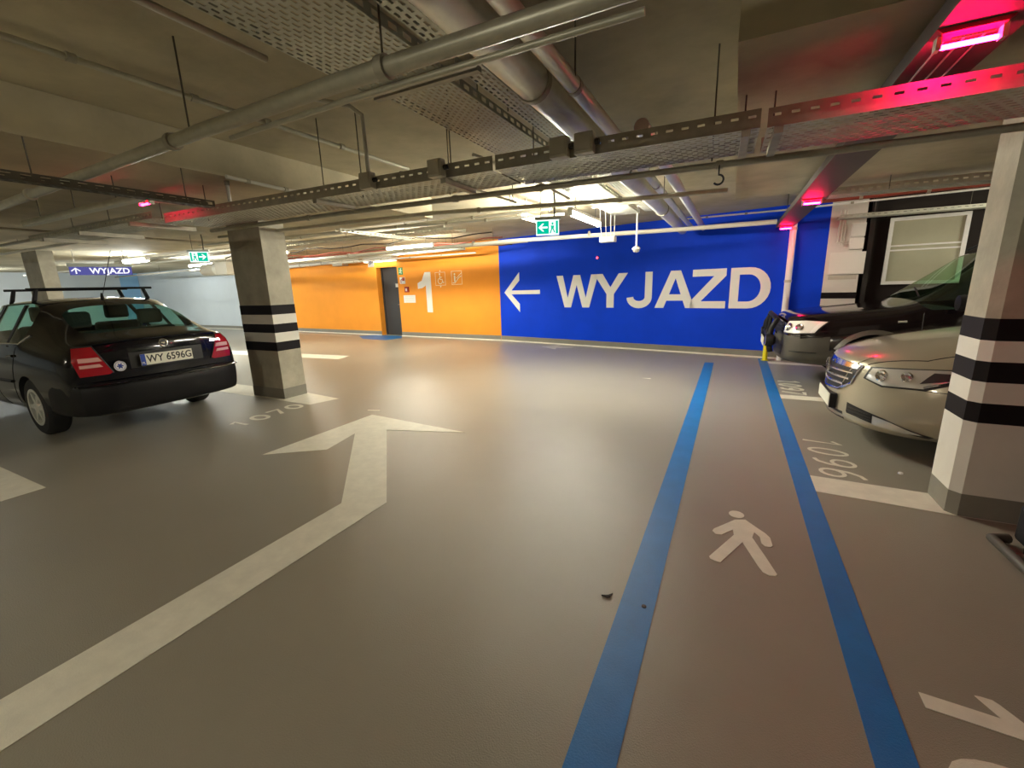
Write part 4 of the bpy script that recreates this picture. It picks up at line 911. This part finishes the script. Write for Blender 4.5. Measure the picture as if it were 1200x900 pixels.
black_car((-6.13-4.55*1.08, 2.75, 0), (1.08, 1.06, 1.14))

# ---- champagne saloon, front left corner in view
def beige_car(loc, sc):
    t = thing('saloon_car', 'beige saloon car parked behind the right banded column', 'car', loc); t.scale = sc
    st = [S(.0,(.55,.22),(.62,.34),(.62,.50),(.55,.655),(.38,.715),.735, bow=.46, cx=(-.02,.0)),
          S(.07,(.68,.19),(.78,.32),(.80,.52),(.72,.70),(.48,.765),.785, bow=.40),
          S(.35,(.80,.17),(.90,.34),(.905,.56),(.83,.77),(.56,.86),.885, bow=.24),
          S(.85,(.82,.17),(.93,.38),(.93,.64),(.87,.86),(.60,.935),.965, bow=.08),
          S(1.30,(.82,.17),(.93,.4),(.93,.68),(.88,.93),(.64,1.0),1.03),
          S(1.48,(.82,.17),(.93,.4),(.93,.68),(.89,.95),(.76,1.04),1.08),
          S(2.38,(.82,.17),(.93,.4),(.935,.70),(.89,.98),(.60,1.42),1.46),
          S(2.60,(.82,.17),(.93,.4),(.935,.70),(.89,.98),(.60,1.45),1.49),
          S(3.40,(.82,.17),(.93,.4),(.935,.72),(.885,1.0),(.58,1.42),1.46),
          S(4.25,(.82,.19),(.92,.4),(.925,.72),(.86,1.0),(.66,1.10),1.12),
          S(4.65,(.78,.22),(.88,.4),(.88,.72),(.80,.98),(.62,1.06),1.08, bow=-.06),
          S(4.83,(.68,.28),(.78,.42),(.78,.68),(.70,.90),(.55,.98),1.0, bow=-.16)]
    def g(i, k):
        return (k == 6 and i in (5, 6, 7, 8)) or (k in (7, 8) and i in (5, 8))
    A = [(1.0, .335, .37, -1.0, -.66), (1.0, .335, .37, .66, 1.0), (3.74, .335, .37, -1.0, -.66), (3.74, .335, .37, .66, 1.0)]
    me, bvh = shell(st, g, A, 'car_shell'); sk = Skin(bvh)
    well = [2]
    pick(me, lambda f: f.material_index == 0, 'body', 'beige_car', t)
    for fx in (0, 1):
        for fy in (-1, 1): pick(me, lambda f: f.material_index in well and (f.calc_center_median().x > 2.2) == bool(fx) and f.calc_center_median().y*fy > 0, 'wheel_arch', 'rubber', t)
    pick(me, lambda f: f.material_index == 1, 'window_glass', 'car_glass', t)
    for s in (-1, 1):
        wheel(t, 1.0, s*.80, .335, .225, .225, s, 7); wheel(t, 3.74, s*.80, .335, .225, .225, s, 7)
        d = Vector((1, -s*.9, -.1))
        q = lambda x, y, z: (x, s*y, z)
        sk.patch('lamp_surround', [q(.20,.47,.615),q(.28,.62,.575),q(.5,.80,.60),q(.80,.90,.735),q(1.0,.9,.79),q(.78,.86,.775),q(.45,.72,.745),q(.22,.50,.715)], d, 'ink', t, .003, .02, .06)
        hl = sk.patch('headlamp', [q(.22,.49,.62),q(.29,.62,.59),q(.5,.78,.61),q(.79,.88,.735),q(.94,.9,.78),q(.78,.85,.765),q(.45,.71,.735),q(.23,.52,.705)], d, 'lamp_silver', t, .009, .02, .05)
        sk.patch('lamp_dark', [q(.50,.74,.64),q(.66,.84,.69),q(.72,.86,.735),q(.55,.76,.725)], d, 'ink', hl, .013, .01, .05)
        for (x, y, z, r) in ((.30,.57,.66,.045), (.43,.68,.675,.04)):
            h, n = sk.cast(q(x, y, z), d.normalized())
            o = MB().lathe([(r,0),(r*.8,.012),(r*.4,.004),(r*.2,.02)], 16, 'z').obj('reflector', 'chrome', hl, smooth=True, loc=h+n*.008); o.rotation_euler = n.to_track_quat('Z', 'Y').to_euler()
        sk.line('lamp_blade', [q(.50,.78,.617),q(.79,.882,.742),q(.94,.9,.785)], d, .008, 'chrome', hl, .014)
        # lower intake with fog lamp
        it = sk.patch('lower_intake', [q(.1,.40,.30),q(.1,.40,.385),q(.3,.68,.335),q(.52,.86,.255),q(.50,.84,.24),q(.28,.66,.26)], d, 'ink', t, .004, .02, .05)
        sk.patch('fog_lamp', [q(.25,.61,.265),q(.25,.61,.335),q(.33,.72,.318),q(.48,.83,.262),q(.4,.78,.252)], d, 'lamp_silver', it, .009, .015, .04)
        for z in (.30, .325, .35): sk.line('intake_bar', [q(.1,.42,z),q(.24,.6,z-.012)], d, .006, 'dark_metal', it, .006)
        sk.line('bumper_seam', [q(.4,.80,.60),q(.62,.9,.60),q(.66,.92,.5),q(.68,.92,.42)], NS*(-s), .003, 'ink', t, .0)
        sk.line('bonnet_seam', [q(.15,.47,.80),q(.5,.68,.86),q(1.2,.74,.9)], Vector((0,0,-1)), .004, 'ink', t, .0)
        sk.line('nose_crease', [q(.02,.30,.50),q(.05,.36,.64),q(.16,.46,.80)], Vector((1,-s*.3,-.3)), .006, 'beige_car', t, .002)
        for y, dd in ((s*.95, NS*(-s)),):
            sk.line('shut_line', [(1.45,y,.9),(1.40,y,.6),(1.48,y,.3)], dd, .004, 'ink', t, .0)
            sk.line('window_trim', [(1.7,y,.975),(2.6,y,.99),(4.0,y,1.02)], dd, .01, 'chrome', t, .004)
        MB().lathe([(.02,-.07),(.085,-.06),(.095,0),(.07,.08),(.02,.1)], 14, 'x', (1.75,s*1.03,1.03)).obj('wing_mirror', 'beige_car', t, smooth=True)
    X = Vector((1,0,0))
    gr = sk.patch('grille', [(0,-.47,.715),(0,-.41,.55),(0,-.27,.475),(0,0,.455),(0,.27,.475),(0,.41,.55),(0,.47,.715),(0,0,.735)], X, 'ink', t, .004, .02, .06)
    sk.line('grille_rim', [(0,-.47,.715),(0,-.41,.55),(0,-.27,.475),(0,0,.455),(0,.27,.475),(0,.41,.55),(0,.47,.715)], X, .011, 'chrome', gr, .006)
    for z, w in ((.52,.33),(.575,.39),(.63,.42)): sk.line('grille_bar', [(0,-w,z+.01),(0,0,z),(0,w,z+.01)], X, .011, 'chrome', gr, .012)
    sk.patch('badge_bar', [(0,-.44,.68),(0,.44,.68),(0,.455,.712),(0,0,.735),(0,-.455,.712)], X, 'chrome', gr, .010, .02, .06)
    h, n = sk.cast((0,0,.645), X)
    em = thing_part = MB().ribbon(arc(0,0,.058,.058,0,350,28), .014, -.014, .0, lambda u, v, w: (w, u, v), True).obj('emblem', 'chrome', gr, smooth=True, loc=h+Vector((-.02,0,0)))
    MB().ribbon([(-.085,-.012),(.012,.010),(-.012,-.010),(.085,.012)], .014, -.014, -.004, lambda u, v, w: (w, u, v)).obj('emblem_bolt', 'chrome', gr, loc=h+Vector((-.02,0,0)))
    hp, n = sk.cast((0,0,.36), X)
    MB().box(-.012,-.275,-.065,.04,.275,.065).obj('plate_holder', 'ink', t, loc=hp)
    MB().box(-.018,-.26,-.055,-.012,.26,.055).obj('number_plate', 'plate', t, loc=hp)
    sk.patch('centre_intake', [(0,-.36,.225),(0,.36,.225),(0,.36,.29),(0,-.36,.29)], X, 'ink', t, .004, .02, .06)
    MB().box(1.6,-.75,.4,4.3,.75,.46).obj('cabin_floor', 'seat', t)
    for y in (-.38, .38): seat(t, 2.4, y, .5)
    seat(t, 3.3, 0, .5, 1.3, .6, True, 'rear_bench')
    return t
beige_car((.95, 5.36, 0), (1.05, 1.05, 1.11))

# ---- dark off roader, nose against the blue wall side
def suv(loc, sc):
    t = thing('off_road_car', 'dark off road car with grey plastic bumper parked before the whitewashed column', 'car', loc); t.scale = sc
    st = [S(.03,(.6,.36),(.72,.46),(.72,.66),(.68,.80),(.5,.90),.93, bow=.16),
          S(.12,(.72,.33),(.82,.46),(.83,.68),(.78,.86),(.55,.955),.975, bow=.13),
          S(.45,(.78,.3),(.88,.46),(.885,.72),(.83,.93),(.6,1.0),1.015, bow=.06),
          S(1.2,(.8,.28),(.9,.46),(.9,.76),(.85,1.0),(.66,1.06),1.075),
          S(1.42,(.8,.28),(.9,.46),(.9,.76),(.86,1.03),(.78,1.10),1.13),
          S(2.12,(.8,.28),(.9,.46),(.905,.8),(.87,1.06),(.64,1.64),1.68),
          S(2.30,(.8,.28),(.9,.46),(.905,.8),(.87,1.07),(.64,1.69),1.73),
          S(3.4,(.8,.28),(.9,.46),(.905,.8),(.87,1.08),(.66,1.72),1.75),
          S(4.15,(.8,.3),(.9,.46),(.90,.8),(.86,1.08),(.70,1.66),1.70),
          S(4.36,(.76,.34),(.86,.46),(.86,.8),(.83,1.06),(.74,1.2),1.23, bow=-.05),
          S(4.42,(.72,.38),(.82,.48),(.82,.76),(.79,1.0),(.66,1.12),1.15, bow=-.08)]
    def g(i, k):
        return (k == 6 and i in (4, 5, 6, 7)) or (k in (7, 8) and i in (4,))
    A = [(1.02, .355, .40, -1.0, -.62), (1.02, .355, .40, .62, 1.0), (3.47, .355, .40, -1.0, -.62), (3.47, .355, .40, .62, 1.0)]
    me, bvh = shell(st, g, A, 'car_shell'); sk = Skin(bvh)
    well = [2]
    low = lambda c: c.z < .70 and c.x < .62
    pick(me, lambda f: f.material_index == 0 and not low(f.calc_center_median()), 'body', 'suv_paint', t)
    pick(me, lambda f: f.material_index == 0 and low(f.calc_center_median()), 'front_bumper', 'grey_plastic', t)
    for fx in (0, 1):
        for fy in (-1, 1): pick(me, lambda f: f.material_index in well and (f.calc_center_median().x > 2.2) == bool(fx) and f.calc_center_median().y*fy > 0, 'wheel_arch', 'rubber', t)
    pick(me, lambda f: f.material_index == 1 and f.calc_center_median().x < 2.2 and abs(f.normal.y) < .6, 'windscreen', 'suv_glass', t)
    pick(me, lambda f: f.material_index == 1 and not (f.calc_center_median().x < 2.2 and abs(f.normal.y) < .6), 'side_window', 'car_glass', t)
    for s in (-1, 1):
        q = lambda x, y, z: (x, s*y, z)
        wheel(t, 1.02, s*.79, .355, .22, .21, s, 5); wheel(t, 3.47, s*.79, .355, .22, .21, s, 5)
        dn = NS*(-s)
        # arch flare
        for cx in (1.02, 3.47):
            b = MB(); pr = []
            for k in range(19):
                a = math.radians(-8+(160 if cx < 2 else 196)*k/18); pr.append((cx+.40*math.cos(a), .355+.40*math.sin(a), cx+.45*math.cos(a), .355+.45*math.sin(a)))
            vs_ = []
            for x0, z0, x1, z1 in pr:
                h0, _ = sk.cast((x0, s*1.0, z0), dn); h1, _ = sk.cast((x1, s*1.0, z1), dn)
                y0 = s*.925; vs_ += [(x0, s*.80, z0), (x0, y0, z0), (x1, s*(max(.86, abs(h1.y))+.006) if abs(h1.y) < .93 else s*.91, z1), (x1, s*.80, z1)]
            b.add(vs_, [(4*i+j, 4*i+(j+1)%4, 4*i+4+(j+1)%4, 4*i+4+j) for i in range(18) for j in range(4)])
            b.obj('arch_flare', 'grey_plastic', t, smooth=True)
        d = Vector((1, -s*.55, 0))
        lp = sk.patch('headlamp', [q(.10,.56,.735),q(.12,.62,.88),q(.20,.80,.895),q(.42,.87,.89),q(.36,.86,.75),q(.18,.78,.735)], d, 'lamp_white', t, .008, .03, .05)
        for (x, y, z, r) in ((.14,.66,.81,.055), (.2,.79,.815,.05)):
            h, n = sk.cast(q(x, y, z), d.normalized())
            o = MB().lathe([(r,0),(r*.85,.012),(r*.5,.004),(r*.2,.015)], 16, 'z').obj('reflector', 'chrome', lp, smooth=True, loc=h+n*.006); o.rotation_euler = n.to_track_quat('Z', 'Y').to_euler()
        sk.patch('clear_indicator', [q(.30,.86,.752),q(.34,.865,.885),q(.43,.87,.888),q(.37,.86,.752)], d, 'sign_white', lp, .011, .02, .05)
        sk.line('lamp_edge', [q(.10,.56,.73),q(.18,.78,.73),q(.37,.865,.745),q(.43,.875,.892)], d, .008, 'ink', lp, .006)
        sk.line('bonnet_seam', [q(.14,.6,.95),q(.5,.72,1.0),q(1.2,.76,1.05)], Vector((0,0,-1)), .004, 'ink', t, .0)
        sk.line('bumper_seam', [q(.2,.82,.70),q(.5,.89,.70)], dn, .006, 'ink', t, .002)
        sk.line('bumper_groove', [q(.16,.8,.50),q(.45,.88,.50)], dn, .006, 'ink', t, .002)
        sk.line('shut_line', [(1.45,s*.95,1.0),(1.43,s*.95,.6),(1.5,s*.95,.4)], dn, .004, 'ink', t, .0)
        sk.line('door_rub_strip', [(1.5,s*.95,.66),(2.95,s*.95,.66)], dn, .03, 'grey_plastic', t, .002)
        sk.line('side_indicator', [(1.22,s*.95,.90),(1.30,s*.95,.905)], dn, .012, 'lamp_silver', t, .004)
        for x0, x1 in ((2.5,2.6),(3.3,3.4)):
            sk.patch('window_pillar', [(x0,s*.9,1.07),(x1,s*.9,1.07),(x1-.03,s*.9,1.66),(x0-.03,s*.9,1.66)], dn, 'black_plastic', t, .003, .02)
        MB().lathe([(.03,-.06),(.08,-.05),(.09,0),(.07,.06),(.03,.07)], 14, 'x', (1.72,s*1.0,1.12)).obj('wing_mirror', 'black_plastic', t, smooth=True)
        MB().tube([q(2.2,.56,1.72),q(2.35,.58,1.80),q(4.0,.62,1.82),q(4.1,.62,1.73)], .018, 8).obj('roof_rail', 'black_plastic', t, smooth=True)
    X = Vector((1,0,0))
    gr = sk.patch('grille', [(0,-.52,.70),(0,.52,.70),(0,.50,.86),(0,-.50,.86)], X, 'ink', t, .004, .02, .06)
    for z in (.74,.78,.82): sk.line('grille_bar', [(0,-.5,z),(0,0,z),(0,.5,z)], X, .009, 'dark_metal', gr, .008)
    sk.patch('lower_intake', [(0,-.5,.42),(0,.5,.42),(0,.55,.56),(0,-.55,.56)], X, 'ink', t, .004, .02, .06)
    # bull bar
    bb = MB().tube([(-.05,-.56,.46),(-.08,-.56,.60),(-.06,-.56,.78),(.0,-.54,.90),(-.02,-.40,.925),(-.03,0,.93),(-.02,.40,.925),(.0,.54,.90),(-.06,.56,.78),(-.08,.56,.60),(-.05,.56,.46)], .035, 10).obj('bull_bar', 'black_plastic', t, smooth=True)
    MB().tube([(-.07,-.56,.66),(-.085,0,.66),(-.07,.56,.66)], .025, 10).obj('cross_bar', 'black_plastic', bb, smooth=True)
    for y in (-.22, .22): MB().tube([(-.05,y,.92),(-.08,y,.66),(-.05,y,.44)], .022, 10).obj('upright', 'black_plastic', bb, smooth=True)
    for y in (-.56, .56): MB().lathe([(.075,-.03),(.085,.0),(.08,.06),(.04,.09)], 16, 'x', (-.09,y,.62)).obj('fog_lamp', 'black_plastic', bb, smooth=True)
    for y in (-.56, .56): MB().lathe([(.066,-.034),(.064,-.03)], 16, 'x', (-.09,y,.62)).obj('fog_lens', 'lamp_silver', bb, smooth=True)
    hp, n = sk.cast((0,0,.60), X)
    MB().box(-.03,-.26,-.055,-.02,.26,.055).obj('number_plate', 'plate', t, loc=(-.1,0,.56))
    sk.line('wiper', [(1.5,-.5,1.12),(1.62,.1,1.2)], Vector((.4,0,-1)), .008, 'ink', t, .01)
    MB().prism([(1.5,1.0),(1.95,1.03),(2.0,.9),(1.95,.55),(1.5,.55)], -.74, .74, lambda u, v, w: (u, w, v)).obj('dashboard', 'seat', t, bevel=.03)
    MB().box(1.6,-.75,.45,4.2,.75,.5).obj('cabin_floor', 'seat', t)
    for y in (-.38, .38): seat(t, 2.5, y, .62, .5, .7)
    seat(t, 3.4, 0, .62, 1.3, .65, True, 'rear_bench')
    return t
suv((.62, 8.12, 0), (1.07, 1.07, 1.105))
